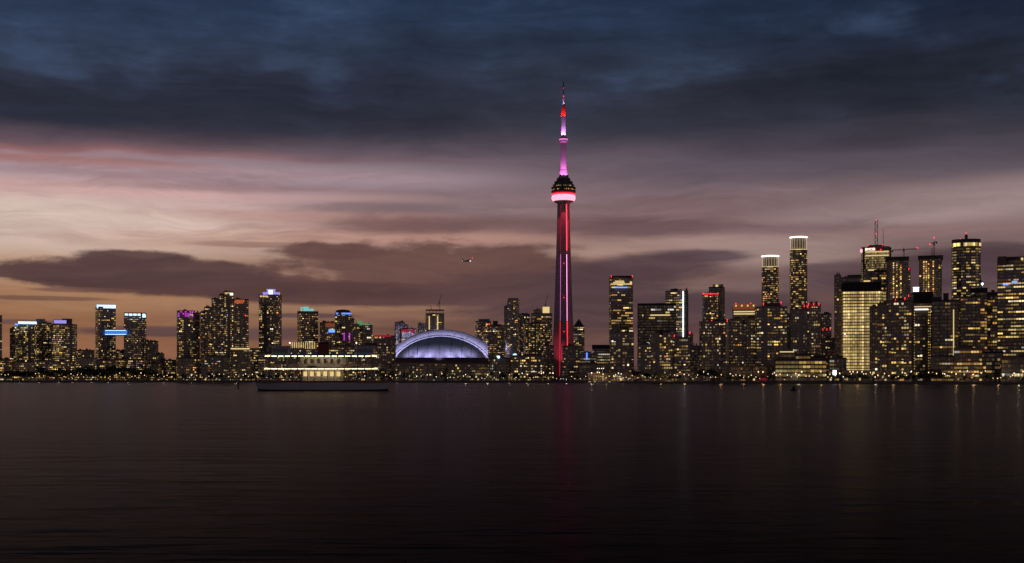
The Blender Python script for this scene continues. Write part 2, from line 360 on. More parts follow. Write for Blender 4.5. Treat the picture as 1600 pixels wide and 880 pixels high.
def windows(lit, pier, pts, z0, z1, fl, cw, style, p, pal, gain, seed_cols=None, pe=3, inset=.06):
    n = len(pts); nf = max(1, int((z1 - z0 - .8) / fl)); fh = (z1 - z0 - .8) / nf; hb = random.uniform(.62, .84); mg = random.uniform(.08, .2)
    for k in range(n):
        ax, ay = pts[k]; bx, by = pts[(k + 1) % n]; L = math.hypot(bx - ax, by - ay)
        nx, ny = (by - ay) / L, -(bx - ax) / L
        if ny > .12 or L < 1.2: continue
        nc = max(1, round(L / cw)); w = L / nc; tx, ty = (bx - ax) / L, (by - ay) / L
        colp = [random.choice((.25, .7, 1.0, 1.5, 1.9)) for _ in range(nc)]
        if style == 'resi' and nc > 5 and random.random() < .6:                 # a blank stair or lift core
            c0 = random.randrange(1, nc - 2)
            for c in range(c0, c0 + random.choice((1, 2))): colp[c] = -1
        for f in range(nf):
            zb = z0 + .4 + f * fh; run = 0; on = False
            hrow = random.random()
            if style == 'office': rp = p * (.12 if hrow < .3 else (.75 if hrow < .78 else 1.7))
            elif style == 'band': rp = 1.0 if hrow < p else .08
            else: rp = .76 * p * random.uniform(.6, 1.4)
            rg = random.uniform(.55, 1.2)
            for c in range(nc):
                if run <= 0:
                    if style in ('office', 'band'): on = random.random() < rp; run = random.randint(1, 3)
                    elif style == 'full': on = random.random() < p; run = 1
                    else: on = random.random() < rp * colp[c]; run = random.choice((1, 1, 1, 2))
                    cc = glow(pal, gain * rg) if style != 'full' else full_glow(gain * (.3 + .7 * (colp[c] / 1.9) ** 1.5) * rg * random.uniform(.6, 1.1))
                run -= 1
                dim = not on
                if colp[c] < 0: continue
                if dim and random.random() > .5: continue
                m = w * (.06 if style in ('office', 'band', 'full') else mg); h0, h1 = (.2, hb) if style != 'full' else (.12, .86)
                if style == 'resi' and random.random() < .3: h1 = random.uniform(.4, .6)        # blinds half down
                j = random.uniform(.7, 1.15) if style != 'resi' else 1
                dm = random.uniform(.008, .06); c3 = cc if not dim else (dm, dm * .62, dm * .32)
                x0, y0 = ax + tx * (c * w + m) + nx * inset, ay + ty * (c * w + m) + ny * inset
                x1, y1 = ax + tx * ((c + 1) * w - m) + nx * inset, ay + ty * ((c + 1) * w - m) + ny * inset
                lit.quad((x0, y0, zb + fh * h0), (x1, y1, zb + fh * h0), (x1, y1, zb + fh * h1), (x0, y0, zb + fh * h1), (c3[0] * j, c3[1] * j, c3[2] * j))
        if pe:
            for c in range(0, nc + 1, pe):
                mx, my = ax + tx * c * w, ay + ty * c * w; hw = .22; o = .3
                q = [(mx - tx * hw, my - ty * hw), (mx + nx * o - tx * hw, my + ny * o - ty * hw), (mx + nx * o + tx * hw, my + ny * o + ty * hw), (mx + tx * hw, my + ty * hw)]
                pier.prism(q, z0, z1 - .05)
def building(name, label, cat, Yd, vols, style='resi', p=.3, th=14, r=.8, wall='concrete', glass='glass', fl=3.1, cw=2.6, pal='warm', gain=1.0, slab=(.42, .32), pe=3, shape='box', group=None):
    """vols: (x0, x1, ytop[, set_back[, overrides]]) in photo pixels at range Yd; the thing faces the water"""
    xs = [v[0] for v in vols] + [v[1] for v in vols]; cxp = (min(xs) + max(xs)) / 2
    root = empty(name, (px(cxp, Yd), Yd, GZ), -math.atan((cxp - 800) / F))
    tag(root, label, cat, group)
    k = math.hypot(px(cxp, Yd), Yd) / F * math.cos(math.atan((cxp - 800) / F))
    root['pc'] = cxp; root['yd'] = Yd
    for v in vols:
        o = dict(style=style, p=p, th=th, r=r, wall=wall, glass=glass, fl=fl, cw=cw, pal=pal, gain=gain, slab=slab, pe=pe, shape=shape, y1=None)
        back = v[3] if len(v) > 3 else 0.0
        if len(v) > 4: o.update(v[4])
        t = math.radians(o['th']); Wp = (v[1] - v[0]) / F * (Yd + back); cx = ((v[0] + v[1]) / 2 - cxp) / F * (Yd + back)
        if o['shape'] == 'oval':
            d = Wp * o['r']; pts = poly_oval(Wp, d, cx, back + d / 2)
        else:
            w = Wp / (math.cos(t) + o['r'] * abs(math.sin(t))); d = w * o['r']
            ext = (w * abs(math.sin(t)) + d * math.cos(t)) / 2
            pts = (poly_cut if o['shape'] == 'cut' else poly_box)(w, d, t, cx, back + ext)
        z1 = pz(v[2], Yd + back) - GZ; z0 = 0.0
        if o['y1'] is not None: z0 = pz(o['y1'], Yd + back) - GZ
        core = MB(); core.prism(pts, z0, z1); core.build('curtain_wall', MT[o['glass']], root)
        sl = MB(); sth, so_ = o['slab']; nf = max(1, int((z1 - z0 - .8) / o['fl'])); fh = (z1 - z0 - .8) / nf; g = grow(pts, so_)
        for f in range(nf + 1):
            zz = z0 + .4 + f * fh; sl.prism(g, zz - sth / 2 + .02, min(zz + sth / 2, z1 + .3))
        g2 = grow(pts, so_ + .1); sl.prism(g2, z1 - .6, z1 + .9)
        sl.build('floor_slabs', MT[o['wall']], root, 'stuff')
        if z1 - z0 > 18:                                   # plant, vents and a whip aerial on the roof
            rf = MB(); cx_ = sum(a[0] for a in pts) / len(pts); cy_ = sum(a[1] for a in pts) / len(pts); ww = Wp * .5
            for _ in range(random.randint(3, 6)):
                a_, b_ = cx_ + random.uniform(-.55, .55) * ww, cy_ + random.uniform(-.4, .4) * ww * o['r']; e_, f_ = random.uniform(.05, .22) * ww, random.uniform(.05, .2) * ww * o['r']
                rf.box(a_ - e_, a_ + e_, b_ - f_, b_ + f_, z1 + .1, z1 + random.uniform(1.4, 3.6))
            for _ in range(random.randint(0, 2)):
                a_, b_ = cx_ + random.uniform(-.5, .5) * ww, cy_; rf.bar((a_, b_, z1), (a_, b_, z1 + random.uniform(4, 8)), .14, .06, 4)
            rf.build('roof_plant', MT['dark'], root, 'stuff')
        lit = MB(); pier = MB()
        windows(lit, pier, pts, z0, z1 - .4, o['fl'], o['cw'], o['style'], o['p'], o['pal'], o['gain'], pe=o['pe'])
        if lit.f: lit.build('lit_windows', MT['lit'], root, 'stuff')
        if pier.f: pier.build('piers', MT[o['wall']], root, 'stuff')
    return root
def L(root, x, y, dy=0.0):
    """photo pixel -> point in a building's own frame, dy metres behind its front"""
    Yd = root['yd'] + dy
    return ((x - root['pc']) / F * Yd, dy, pz(y, Yd) - GZ)
def pbox(root, name, x0, x1, y0, y1, dy, dep, mat, taper=None):
    a = L(root, x0, y1, dy); b = L(root, x1, y0, dy); m = MB()
    base = [(a[0], dy), (b[0], dy), (b[0], dy + dep), (a[0], dy + dep)]
    top = None
    if taper: 
        cx = (a[0] + b[0]) / 2; top = [(cx + (q[0] - cx) * taper, dy + dep / 2 + (q[1] - dy - dep / 2) * taper) for q in base]
    m.prism(base, a[2], b[2], top)
    if dep > 4 and not taper:                     # plant room: coping and louvres
        w = b[0] - a[0]; h = b[2] - a[2]
        m.box(a[0] - .3, b[0] + .3, dy - .3, dy + dep + .3, b[2], b[2] + .5)
        nl = max(2, int(w / 2.4))
        for i in range(nl): m.box(a[0] + w * (i + .2) / nl, a[0] + w * (i + .8) / nl, dy - .15, dy, a[2] + h * .25, a[2] + h * .8)
        return m.build(name, MT[mat], root, 'stuff')
    return m.build(name, MT[mat], root)
def pbar(root, name, x0, y0, x1, y1, r, mat, dy=8.0, r2=None):
    m = MB(); m.bar(L(root, x0, y0, dy), L(root, x1, y1, dy), r, r2); return m.build(name, MT[mat], root)
def beacon(root, x, y, dy=0.0, r=.9, mat='beacon'):
    if mat == 'beacon': r *= .7
    m = MB(); c = L(root, x, y, dy); m.ball(c, r); m.bar((c[0], c[1], c[2] - 2.2), c, .18); o = m.build('beacon', MT[mat], root); return o
def lattice(root, name, x, y0, y1, hw, mat='metal', dy=8.0):
    """lattice mast of four chords with zig-zag lacing"""
    a = L(root, x, y0, dy); b = L(root, x, y1, dy); m = MB()
    for sx_ in (-1, 1):
        for sy_ in (-1, 1): m.bar((a[0] + sx_ * hw, a[1] + sy_ * hw, a[2]), (a[0] + sx_ * hw, a[1] + sy_ * hw, b[2]), hw * .22, n=4)
    h = b[2] - a[2]; n = max(2, int(abs(h) / (hw * 2.4)))
    for i in range(n):
        s_ = 1 if i % 2 else -1
        m.bar((a[0] - s_ * hw, a[1] - hw, a[2] + h * i / n), (a[0] + s_ * hw, a[1] - hw, a[2] + h * (i + 1) / n), hw * .16, n=4)
        m.bar((a[0] - hw, a[1] - s_ * hw, a[2] + h * i / n), (a[0] - hw, a[1] + s_ * hw, a[2] + h * (i + 1) / n), hw * .16, n=4)
    return m.build(name, MT[mat], root, 'stuff')
def crane(label, Yd, x, ybase, ytop, jib, cab=True):
    """tower crane: lattice mast, slewing cab, jib given by its two ends in photo pixels"""
    root = empty('tower_crane', (px(x, Yd), Yd, pz(ybase, Yd)), -math.atan((x - 800) / F)); tag(root, label, 'crane')
    q = lambda X_, Y_: ((X_ - x) / F * Yd, 0, pz(Y_, Yd) - pz(ybase, Yd))
    b = q(x, ytop); m = MB()
    for sx_ in (-.7, .7):
        for sy_ in (-.7, .7): m.bar((sx_, sy_, 0), (sx_, sy_, b[2]), .2, n=4)
    n = max(3, int(b[2] / 2))
    for i in range(n):
        s_ = .7 if i % 2 else -.7; m.bar((-s_, -.7, b[2] * i / n), (s_, -.7, b[2] * (i + 1) / n), .13, n=4)
    m.build('mast', MT['metal'], root, 'stuff')
    (xa, ya), (xb, yb) = jib; A = q(xa, ya); B = q(xb, yb); j = MB()
    for dz, dy in ((0, -.5), (0, .5), (1.1, 0)): j.bar((A[0], dy, A[2] + dz), (B[0], dy, B[2] + dz), .2, n=4)
    n = max(4, int(math.dist(A, B) / 2.2))
    for i in range(n):
        u, v_ = i / n, (i + 1) / n; za, zb = (0, 1.1) if i % 2 else (1.1, 0)
        j.bar((A[0] + (B[0] - A[0]) * u, 0, A[2] + (B[2] - A[2]) * u + za), (A[0] + (B[0] - A[0]) * v_, 0, A[2] + (B[2] - A[2]) * v_ + zb), .13, n=4)
    j.build('jib', MT['metal'], root, 'stuff')
    if cab:
        c = MB(); c.prism([(-1.1, -1.6), (1.1, -1.6), (1.1, .8), (-1.1, .8)], b[2] - 1, b[2] + 1.5, [(-.9, -1.2), (.9, -1.2), (.9, .8), (-.9, .8)]); c.build('cab', MT['dark'], root)
        c = MB(); c.bar((0, 0, b[2]), (0, 0, b[2] + 5), .35, .15); c.build('apex', MT['metal'], root)
        c = MB(); e = A if abs(A[0]) < abs(B[0]) else B; c.box(e[0] - 1, e[0] + 1, -.8, .8, e[2] - 2.2, e[2]); c.build('counterweight', MT['dark'], root)
    return root
def crane_light(root, x, y, Yd, x0, ybase, r=.8):
    m = MB(); m.ball(((x - x0) / F * Yd, 0, pz(y, Yd) - pz(ybase, Yd)), r); m.build('beacon', MT['beacon'], root)
def crane_at(label, Yd, x, yb, yt, jib, lights):
    r_ = crane(label, Yd, x, yb, yt, jib)
    for lx, ly in lights: crane_light(r_, lx, ly, Yd, x, yb)
    return r_
CT, OT, LR = 'condo_tower', 'office_tower', 'low_building'
T = 'tower'

# ---- far left group
b = building('residential_slab', 'thin dark tower sliver at the very left edge of the picture', T, 2000, [(-30, 2, 493)], p=.2, th=8)
b = building(CT, 'leftmost of three brown condo towers, blue-white line of light along its roof', T, 2100, [(17, 26, 514, 0), (24, 57, 507, 4)], p=.55, th=-12, wall='concrete', fl=3.0, cw=2.4)
pbox(b, 'roof_light', 29, 56, 502.5, 506, 1.0, 3, 'led_ice'); pbox(b, 'roof_light', 24, 29, 506, 508, 1.5, 2, 'led_blue')
b = building(CT, 'middle of three brown condo towers at left, small dark plant room on top', T, 2130, [(51, 79, 504.5)], p=.42, th=16, wall='brown', fl=3.0, cw=2.5)
pbox(b, 'plant_room', 57, 70, 499, 504, 8, 12, 'concrete')
b = building(CT, 'rightmost of three brown condo towers at left with blue roof sign', T, 2080, [(80, 119.5, 507)], p=.58, th=-10, wall='concrete', fl=3.0, cw=2.3)
pbox(b, 'plant_room', 97, 112, 498.5, 506, 6, 12, 'brick'); pbox(b, 'roof_sign', 85, 103.5, 500.5, 505.5, 2, 1.5, 'glow_violet'); pbox(b, 'sign_frame', 84, 104.5, 499.6, 506.6, 4, 1.2, 'black')
b = building(LR, 'low dark block just right of the three brown condo towers', 'building', 2050, [(119, 147, 547.5)], p=.32, th=10, wall='brown', fl=3.0, cw=2.4)
b = building(CT, 'taller of the two skybridge towers, with a bright ice-blue crown', T, 2100, [(150, 180, 480)], p=.40, th=12, wall='dark', glass='glass_blue', fl=3.1, cw=2.3)
pbox(b, 'crown', 152, 180, 477, 481.5, 1.5, 14, 'led_ice'); pbox(b, 'crown_band', 152.4, 179.6, 482.2, 485, -.6, 3, 'glass_blue')
ba = b
b = building(CT, 'shorter of the two skybridge towers, crown of blue-white lit panels', T, 2100, [(194.5, 228, 490.5)], p=.42, th=-16, wall='dark', glass='glass_blue', fl=3.1, cw=2.3)
for i in range(5): pbox(b, 'crown_panel', 195.6 + i * 6.4, 200.6 + i * 6.4, 490.2, 493.2, -.5 + i * .3, 2, 'led_ice')
pbox(b, 'crown_panel', 222, 227, 491, 496, -.8, 2, 'led_ice')
pbox(b, 'parapet', 195, 227.5, 489, 490, 0, 12, 'dark')
sb = empty('skybridge', (px(180.5, 2092), 2092, pz(524, 2092)), 0); tag(sb, 'blue lit skybridge linking the two towers at left', 'bridge')
s0, s1 = (164 - 180.5) / F * 2092, (197 - 180.5) / F * 2092; hh = 9 / F * 2092
m = MB(); m.box(s0, s1, 0, 6, 0, .8); m.box(s0, s1, 0, 6, hh - .8, hh)
for i in range(9): x = s0 + (s1 - s0) * (i + .5) / 9; m.box(x - .2, x + .2, .1, 5.9, .8, hh - .8)
m.build('bridge_frame', MT['dark'], sb, 'stuff')
m = MB(); m.box(s0, s1, .5, 5.5, .82, hh - .82); m.build('glass_wall', lamp_mat('bridge_glass', (.06, .25, .9), .9), sb)
for zc in (1.0, hh - 2.0): m = MB(); m.box(s0 + .4, s1 - .4, -.35, .05, zc, zc + .9); m.build('light_strip', MT['led_ice'], sb)
b = building(LR, 'low lit block between the two skybridge towers', 'building', 2140, [(176, 200, 548)], p=.45, th=6, wall='brown', fl=3.0, cw=2.5)
b = building(LR, 'mid-rise dark block right of the shorter skybridge tower', 'building', 2120, [(226, 247, 533.5), (244, 256, 553, 6)], p=.16, th=-12, wall='dark', fl=3.1, cw=2.6)
for i, (a0, a1, tp, pp, wl, lb_) in enumerate([
    (-12, 20, 562, .5, 'brown', 'low brightly windowed block at the left edge behind the trees'),
    (20, 52, 566, .35, 'brick', 'low brick block at the foot of the leftmost brown condo tower'),
    (54, 118, 565, .55, 'pale', 'long pale low-rise terrace under the brown condo towers, lit row by row'),
    (120, 150, 560, .35, 'concrete', 'low grey block left of the taller skybridge tower base'),
    (147, 182, 563, .5, 'brown', 'low brown block in front of the taller skybridge tower'),
    (183, 224, 562, .55, 'concrete', 'low grey block in front of the shorter skybridge tower'),
    (224, 250, 568, .4, 'brick', 'low brick block beneath the mid-rise right of the skybridge towers'),
    (246, 280, 563, .5, 'brown', 'low brown block left of the purple-crowned tower base')]):
    building(LR, lb_, 'building', 1880 + 12 * i, [(a0, a1, tp)], p=pp, th=(-9, 12)[i % 2], wall=wl, fl=3.0, cw=2.3, r=.4)
# ---- purple crown to violet crown
b = building(CT, 'condo tower with magenta lit crown windows', T, 1900, [(277, 304, 486), (300, 312, 489, 3, dict(wall='pale', p=.18))], p=.42, th=9, wall='dark', fl=3.0, cw=2.3)
for i in range(7):
    for j in range(3):
        if random.random() < .78: pbox(b, 'crown_light', 278.6 + i * 3.5, 281 + i * 3.5, 486.2 + j * 3.2, 488.4 + j * 3.2, -2.2, 1.2, 'led_purple')
b = building(CT, 'dark stepped condo complex rising in five steps to a flat top', T, 1880,
    [(314, 322, 488, 4), (320, 332, 480.5, 3), (331, 343, 467, 2), (342, 351, 460.5, 1), (349, 364, 456, 0)], p=.36, th=7, wall='dark', fl=3.0, cw=2.2)
pbox(b, 'roof_light', 351, 363.5, 457, 458, -1.5, 1.2, 'led_gold'); pbox(b, 'roof_light', 359, 363.6, 458, 461, -1.5, 1.2, 'led_white'); beacon(b, 355, 492, -1, .8, 'glow_violet')
b = building(CT, 'dark tower with five slanted orange light strokes, right of the stepped complex', T, 1890, [(364, 388, 468)], p=.38, th=12, wall='dark', fl=3.0, cw=2.3)
for i in range(5):
    m = MB(); m.bar(L(b, 367.2 + i * 2.9, 474.2, -1.2), L(b, 369.6 + i * 2.9, 468.6, -1.2), .75, n=4); m.build('light_stroke', MT['led_orange'], b)
beacon(b, 383, 492, -2, .7)
b = building(CT, 'condo tower crowned by a stepped violet-white floodlit box', T, 1950, [(405, 440, 461)], p=.42, th=-14, wall='brown', fl=3.0, cw=2.4)
pbox(b, 'crown_base', 411, 437, 457.2, 460.8, 4, 14, 'glow_violet'); pbox(b, 'crown_box', 417, 430, 452.4, 457.2, 6, 10, 'glow_violet'); pbox(b, 'crown_face', 420, 426, 453.4, 459.6, 3.4, 1, 'led_cool')  # coloured floodlight on the crown is put in as its own glow
for i in range(3): pbox(b, 'top_window', 406.5 + i * 4.2, 409.6 + i * 4.2, 462, 464.4, -1.2, 1, 'led_gold')
b = building(CT, 'condo tower topped by a sloping teal floodlit crown', T, 1950, [(465, 497, 488.5)], p=.4, th=13, wall='brown', fl=3.1, cw=2.5)
pbox(b, 'crown', 474, 482, 480, 488.3, 4, 10, 'glow_teal'); pbox(b, 'crown', 482.3, 490, 483, 488.3, 4, 10, 'glow_teal'); pbox(b, 'crown', 470, 472.5, 480.6, 488.3, 4, 8, 'glow_teal')  # teal floodlight stands here as emission of the crown boxes
pbox(b, 'parapet', 465, 497, 486.8, 488.6, 3, 16, 'concrete')
b = building(LR, 'squat tower with a floodlit orange top panel', T, 1930, [(500, 526, 504.5)], p=.33, th=8, wall='brown', fl=3.1, cw=2.6)
pbox(b, 'top_panel', 508.5, 523, 505, 511, -.8, 1.4, 'panel_orange'); pbox(b, 'blue_sign', 513.5, 523, 514.5, 519.5, -1.4, 1, 'led_blue')  # top panel: orange floodlight put into the surface as glow
b = building(CT, 'dark round-topped tower with a blue lit letter band', T, 1960, [(524, 550, 490), (549, 553.5, 499, 6)], p=.34, th=-9, wall='dark', fl=3.1, cw=2.4)
m = MB(); c = L(b, 536, 490, 10); m.lathe([(11, c[2] - 1), (11, c[2] + 3.5), (9.5, c[2] + 5), (3, c[2] + 6)], 20, c[0], c[1]); m.build('drum_roof', MT['dark'], b, smooth=False)
pbox(b, 'blue_band', 524.5, 549.5, 488, 492, -1.2, 1.2, 'glass_blue')
for i in range(8): pbox(b, 'sign_letter', 533.8 + i * 2, 535.2 + i * 2, 488.8, 491.2, -1.7, .4, 'led_blue')
for i in range(2): pbox(b, 'sign_letter', 525.2 + i * 2, 526.4 + i * 2, 488.8, 491.2, -1.7, .4, 'led_blue')
for xx in (537, 545.5): pbox(b, 'neon_strip', xx, xx + 1.6, 520, 532, -2.2, .6, 'led_purple')
b = building(LR, 'mid-rise with a small green lit cap beside the blue-lettered tower', 'building', 1980, [(551, 568, 507)], p=.4, th=8, wall='brown', glass='glass_blue', fl=3.1, cw=2.5)
pbox(b, 'green_cap', 558, 566, 502, 508.5, 1, 8, 'glow_green')  # green floodlight on the cap put in as emission
b = building(LR, 'mid-rise with a faint green roof edge, right of the green-capped block', 'building', 1970, [(566, 582, 508)], style='office', p=.3, th=-8, wall='dark', fl=3.3, cw=2.5, pal='white')
pbox(b, 'green_roof_edge', 566.5, 581.5, 506.4, 508, 0, 10, 'glow_green')
b = building(LR, 'low long block with a red lit roof edge left of the stadium dome', 'building', 1960, [(583, 618, 525)], p=.3, th=5, wall='dark', fl=3.2, cw=2.5)
pbox(b, 'red_roof_edge', 584, 611, 523.6, 526.4, -.6, 1.5, 'led_crimson')
b = building(CT, 'dark stepped tower behind the left shoulder of the stadium dome', T, 2500, [(617, 632, 503.5), (630, 638, 508, 4), (637, 650, 514, 5)], p=.3, th=6, wall='dark', fl=3.1, cw=2.8)
b = building(LR, 'red-lit block in front of the dark stepped tower behind the dome', 'building', 2470, [(626, 648, 514.5)], p=.4, th=5, wall='brick', fl=3.4, cw=2.8, pal='amber')
pbox(b, 'red_band', 627, 639.5, 515, 518.6, -1, 1, 'led_crimson'); pbox(b, 'red_band', 643, 647.5, 515, 520, -1, 1, 'led_crimson')
for i, (a0, a1, tp, pp, wl, lb_) in enumerate([
    (276, 314, 560, .35, 'brown', 'low brown block at the foot of the magenta-crowned tower'),
    (315, 365, 558, .3, 'concrete', 'low grey block in front of the stepped condo complex'),
    (360, 404, 545, .34, 'dark', 'dark mid-rise below the tower with orange strokes, pale lit cornice'),
    (404, 446, 552, .34, 'brown', 'low brown block at the foot of the violet-crowned tower'),
    (446, 500, 545, .4, 'concrete', 'low grey colonnaded block beneath the teal-crowned tower'),
    (500, 556, 541, .36, 'brown', 'brown low-rise under the blue-lettered tower'),
    (556, 612, 540, .34, 'brick', 'brick low-rise left of the stadium under the green-capped blocks')]):
    b = building(LR, lb_, 'building', 1750 - 14 * i, [(a0, a1, tp)], p=pp, th=(8, -7)[i % 2], wall=wl, fl=3.0, cw=2.3, r=.4)
    if i == 2: pbox(b, 'lit_cornice', 361, 390, 544, 546, -1.2, 1.4, 'led_gold')
    if i == 4:
        for q in range(12): pbox(b, 'lit_column', 453 + q * 3.4, 454 + q * 3.4, 535, 545, 3, 1, 'led_gold')
# ---- behind and right of the dome
b = building(CT, 'bare concrete tower under construction behind the stadium dome', T, 2560, [(665, 694, 490), (653, 666, 506, 6, dict(p=.25))], p=.22, th=8, wall='concrete', fl=3.6, cw=2.6)
for i in range(6): pbar(b, 'column_stub', 666 + i * 5.3, 490, 666 + i * 5.3, 484.4, .45, 'concrete', 8)
pbox(b, 'formwork_deck', 665.5, 693.5, 484, 485, 4, 20, 'dark')
for xx in (670, 683): pbox(b, 'hoist_lights', xx, xx + 1.6, 494, 515, -1.5, 1, 'led_gold')
pbar(b, 'mast', 673.5, 484, 673.5, 478, .5, 'metal', 10)
crane_at('small luffing crane on the concrete tower behind the dome', 2562, 687, 484, 474, ((684, 477), (690.5, 460)), [])
b = building(LR, 'brown block with bright left corner just right of the dome', 'building', 2420, [(743, 767, 502)], p=.5, th=14, wall='brown', fl=3.2, cw=2.6)
pbox(b, 'plant_room', 748, 765, 499, 502, 6, 16, 'brown')
b = building(CT, 'brown tower cutting off the right end of the stadium dome', T, 2080, [(763, 790, 509)], p=.4, th=-8, wall='brown', fl=3.1, cw=2.5)
pbox(b, 'plant_room', 770, 778, 502, 508, 6, 10, 'dark'); beacon(b, 764.5, 506, 0, .9)
b = building(CT, 'tall slim grey tower with dark left slab, left of the needle tower', T, 2350, [(788, 794.5, 479, 6, dict(wall='black', p=.06)), (793, 811, 469)], p=.3, th=-10, wall='pale', fl=3.1, cw=2.5)
pbox(b, 'plant_room', 793.8, 810, 466.4, 469, 4, 14, 'concrete')
b = building(CT, 'dark narrow tower between the slim grey tower and the lit-sign block', T, 2300, [(810, 827.5, 491)], p=.28, th=12, wall='dark', fl=3.1, cw=2.5)
b = building(OT, 'stepped block carrying a glowing pale yellow rooftop cube', T, 2280, [(830, 863, 490, 0), (834, 849, 484.5, 8, dict(p=.12))], style='office', p=.4, th=-8, wall='brown', fl=3.4, cw=2.6, pal='amber')
pbox(b, 'lit_rooftop_cube', 848, 858.5, 480, 489, 1, 10, 'led_gold')
crane_at('thin luffing crane behind the block with the glowing rooftop cube', 2320, 852.5, 484, 476, ((851.5, 478), (856, 461)), [])
b = building(CT, 'brown windowed block in front of the glowing-cube block', 'building', 2150, [(818, 851, 505)], p=.45, th=9, wall='brown', fl=3.1, cw=2.5)
b = building(CT, 'narrow block immediately left of the needle tower foot', 'building', 1950, [(849, 865, 540)], p=.5, th=6, wall='brown', fl=3.1, cw=2.4)
for i, (a0, a1, tp, pp, wl, lb_) in enumerate([
    (612, 700, 567, .2, 'brick', 'low brick arena-side block under the left half of the dome'),
    (700, 765, 568, .3, 'brown', 'low brown block under the right half of the dome'),
    (764, 800, 560, .34, 'dark', 'low dark block with white lamps right of the dome'),
    (798, 852, 556, .38, 'brown', 'low brown block left of the needle tower')]):
    b = building(LR, lb_, 'building', 1600 - 14 * i, [(a0, a1, tp)], p=pp, th=(6, -6)[i % 2], wall=wl, fl=3.0, cw=2.3, r=.35)
    if i == 2: beacon(b, 779, 558, -3, 1.8, 'led_ice'); beacon(b, 805, 557, -3, 3.6, 'led_ice')
b = building(LR, 'dark block standing before the needle tower foot', 'building', 1500, [(879, 906, 541)], p=.2, th=5, wall='brown', fl=3.0, cw=2.4)
b = building(OT, 'slim tower with a lit pointed gable roof right of the needle tower', T, 2500, [(895, 913, 510)], p=.5, th=4, wall='dark', fl=3.3, cw=2.6, style='office', pal='white')
m = MB(); a = L(b, 896, 510, 3); c = L(b, 912.5, 510, 3); e = L(b, 904.5, 498, 3)
m.v = [(a[0], 3, a[2]), (c[0], 3, c[2]), (e[0], 3, e[2]), (a[0], 23, a[2]), (c[0], 23, c[2]), (e[0], 23, e[2])]; m.f = [(0, 1, 2), (5, 4, 3), (0, 2, 5, 3), (2, 1, 4, 5), (1, 0, 3, 4)]; m.c = [None] * 5
m.build('gable_roof', MT['dark'], b)
b = building(LR, 'low white-lit hall with dark roof right of the needle tower', 'building', 1700, [(904, 931, 553), (927, 954, 546, 4, dict(p=.75))], style='band', p=.55, th=4, wall='pale', fl=3.6, cw=2.8, pal='white', gain=.6)
pbox(b, 'dark_roof', 925, 953, 539.5, 546, 6, 20, 'black'); pbox(b, 'blue_light', 916.2, 917.8, 551, 562, -2, .8, 'led_blue')
b = building(LR, 'plain brown waterfront shed left of the tall red-beaconed tower', 'building', 1420, [(904, 952, 569)], p=.05, th=3, wall='brick', fl=4, cw=4, r=.3)
# ---- right half
b = building(OT, 'tall dark office tower with red beacons on both top corners, right of the needle tower', T, 1750, [(952, 989, 434)], style='office', p=.26, th=7, wall='brown', fl=3.4, cw=2.6, slab=(.9, .16))
for yy, xa, xb in ((439.5, 961, 975), (441.8, 958, 976), (444, 954, 987)): pbox(b, 'top_light_row', xa, xb, yy - .8, yy + .8, -2.4, .8, 'led_gold')
pbox(b, 'top_light_row', 984, 987.5, 440, 445, -2.6, .8, 'led_gold'); pbox(b, 'blue_light_row', 960, 980, 448.4, 450, -2.4, .8, 'led_blue')
pbox(b, 'parapet', 953, 988.5, 431.6, 434, 1, 20, 'black')
beacon(b, 955, 431.4, 0); beacon(b, 988, 431.4, 0)
b = building(CT, 'gabled residential front block at the base of the red-beaconed tower', 'building', 1400, [(953, 990, 521)], p=.42, th=5, wall='pale', fl=3.0, cw=2.3)
m = MB(); a = L(b, 956, 521, -.5); c = L(b, 976, 521, -.5); e = L(b, 966, 512.5, -.5); m.bar(a, e, .5, n=4); m.bar(e, c, .5, n=4); m.build('gable_frame', MT['pale'], b, 'stuff')
b = building(OT, 'broad flat black office block with one thin lit band near its top', T, 1620, [(996, 1056, 476.5)], style='office', p=.2, th=3, wall='black', fl=3.4, cw=2.6, slab=(.9, .16), pal='white', gain=.8, r=.5)
pbox(b, 'lit_band', 1016, 1047, 491.6, 493.4, -1.6, .8, 'led_gold'); beacon(b, 1004.5, 492.5, -1.5, .8, 'led_gold'); pbox(b, 'parapet', 996.5, 1055.5, 474.6, 476.4, 3, 26, 'black')
b = building(OT, 'glass tower with a white vertical light line and curved fin', T, 1850, [(1040, 1072, 455)], style='office', p=.95, th=-8, wall='concrete', glass='glass_blue', fl=3.4, cw=2.4, slab=(.8, .15), pal='warm')
pbox(b, 'light_line', 1066.6, 1068.0, 455, 546, -3.2, .8, 'led_cool')
m = MB(); pts = [(1069.4, 580), (1075.4, 580), (1075.4, 462), (1074.6, 455), (1072.6, 448.5), (1070.6, 454), (1069.4, 462)]; f0 = [L(b, *q, -1.5) for q in pts]; n = len(f0)
m.v = [tuple(q) for q in f0] + [(q[0], q[1] + 14, q[2]) for q in f0]; m.f = [tuple(range(n)), tuple(range(2 * n - 1, n - 1, -1))] + [(k, n + k, n + (k + 1) % n, (k + 1) % n) for k in range(n)]; m.c = [None] * len(m.f)
m.build('curved_fin', MT['dark'], b)
pbox(b, 'plant_room', 1048, 1060, 452, 455, 8, 12, 'dark'); pbar(b, 'window_crane', 1051, 452, 1057, 450.6, .4, 'metal', 10)
b = building(CT, 'left front apartment slab with dark stair core before the black office block', 'building', 1360, [(997, 1017, 540), (1015, 1054, 521, 3)], p=.4, th=4, wall='pale', fl=3.0, cw=2.2)
pbox(b, 'stair_core', 1031, 1035.5, 517, 524, -1, 6, 'black'); beacon(b, 1053.5, 524, -1, .6)
b = building(CT, 'balconied apartment block under the glass tower with the light line', 'building', 1345, [(1054, 1080, 528)], p=.4, th=-5, wall='concrete', fl=3.0, cw=2.3)
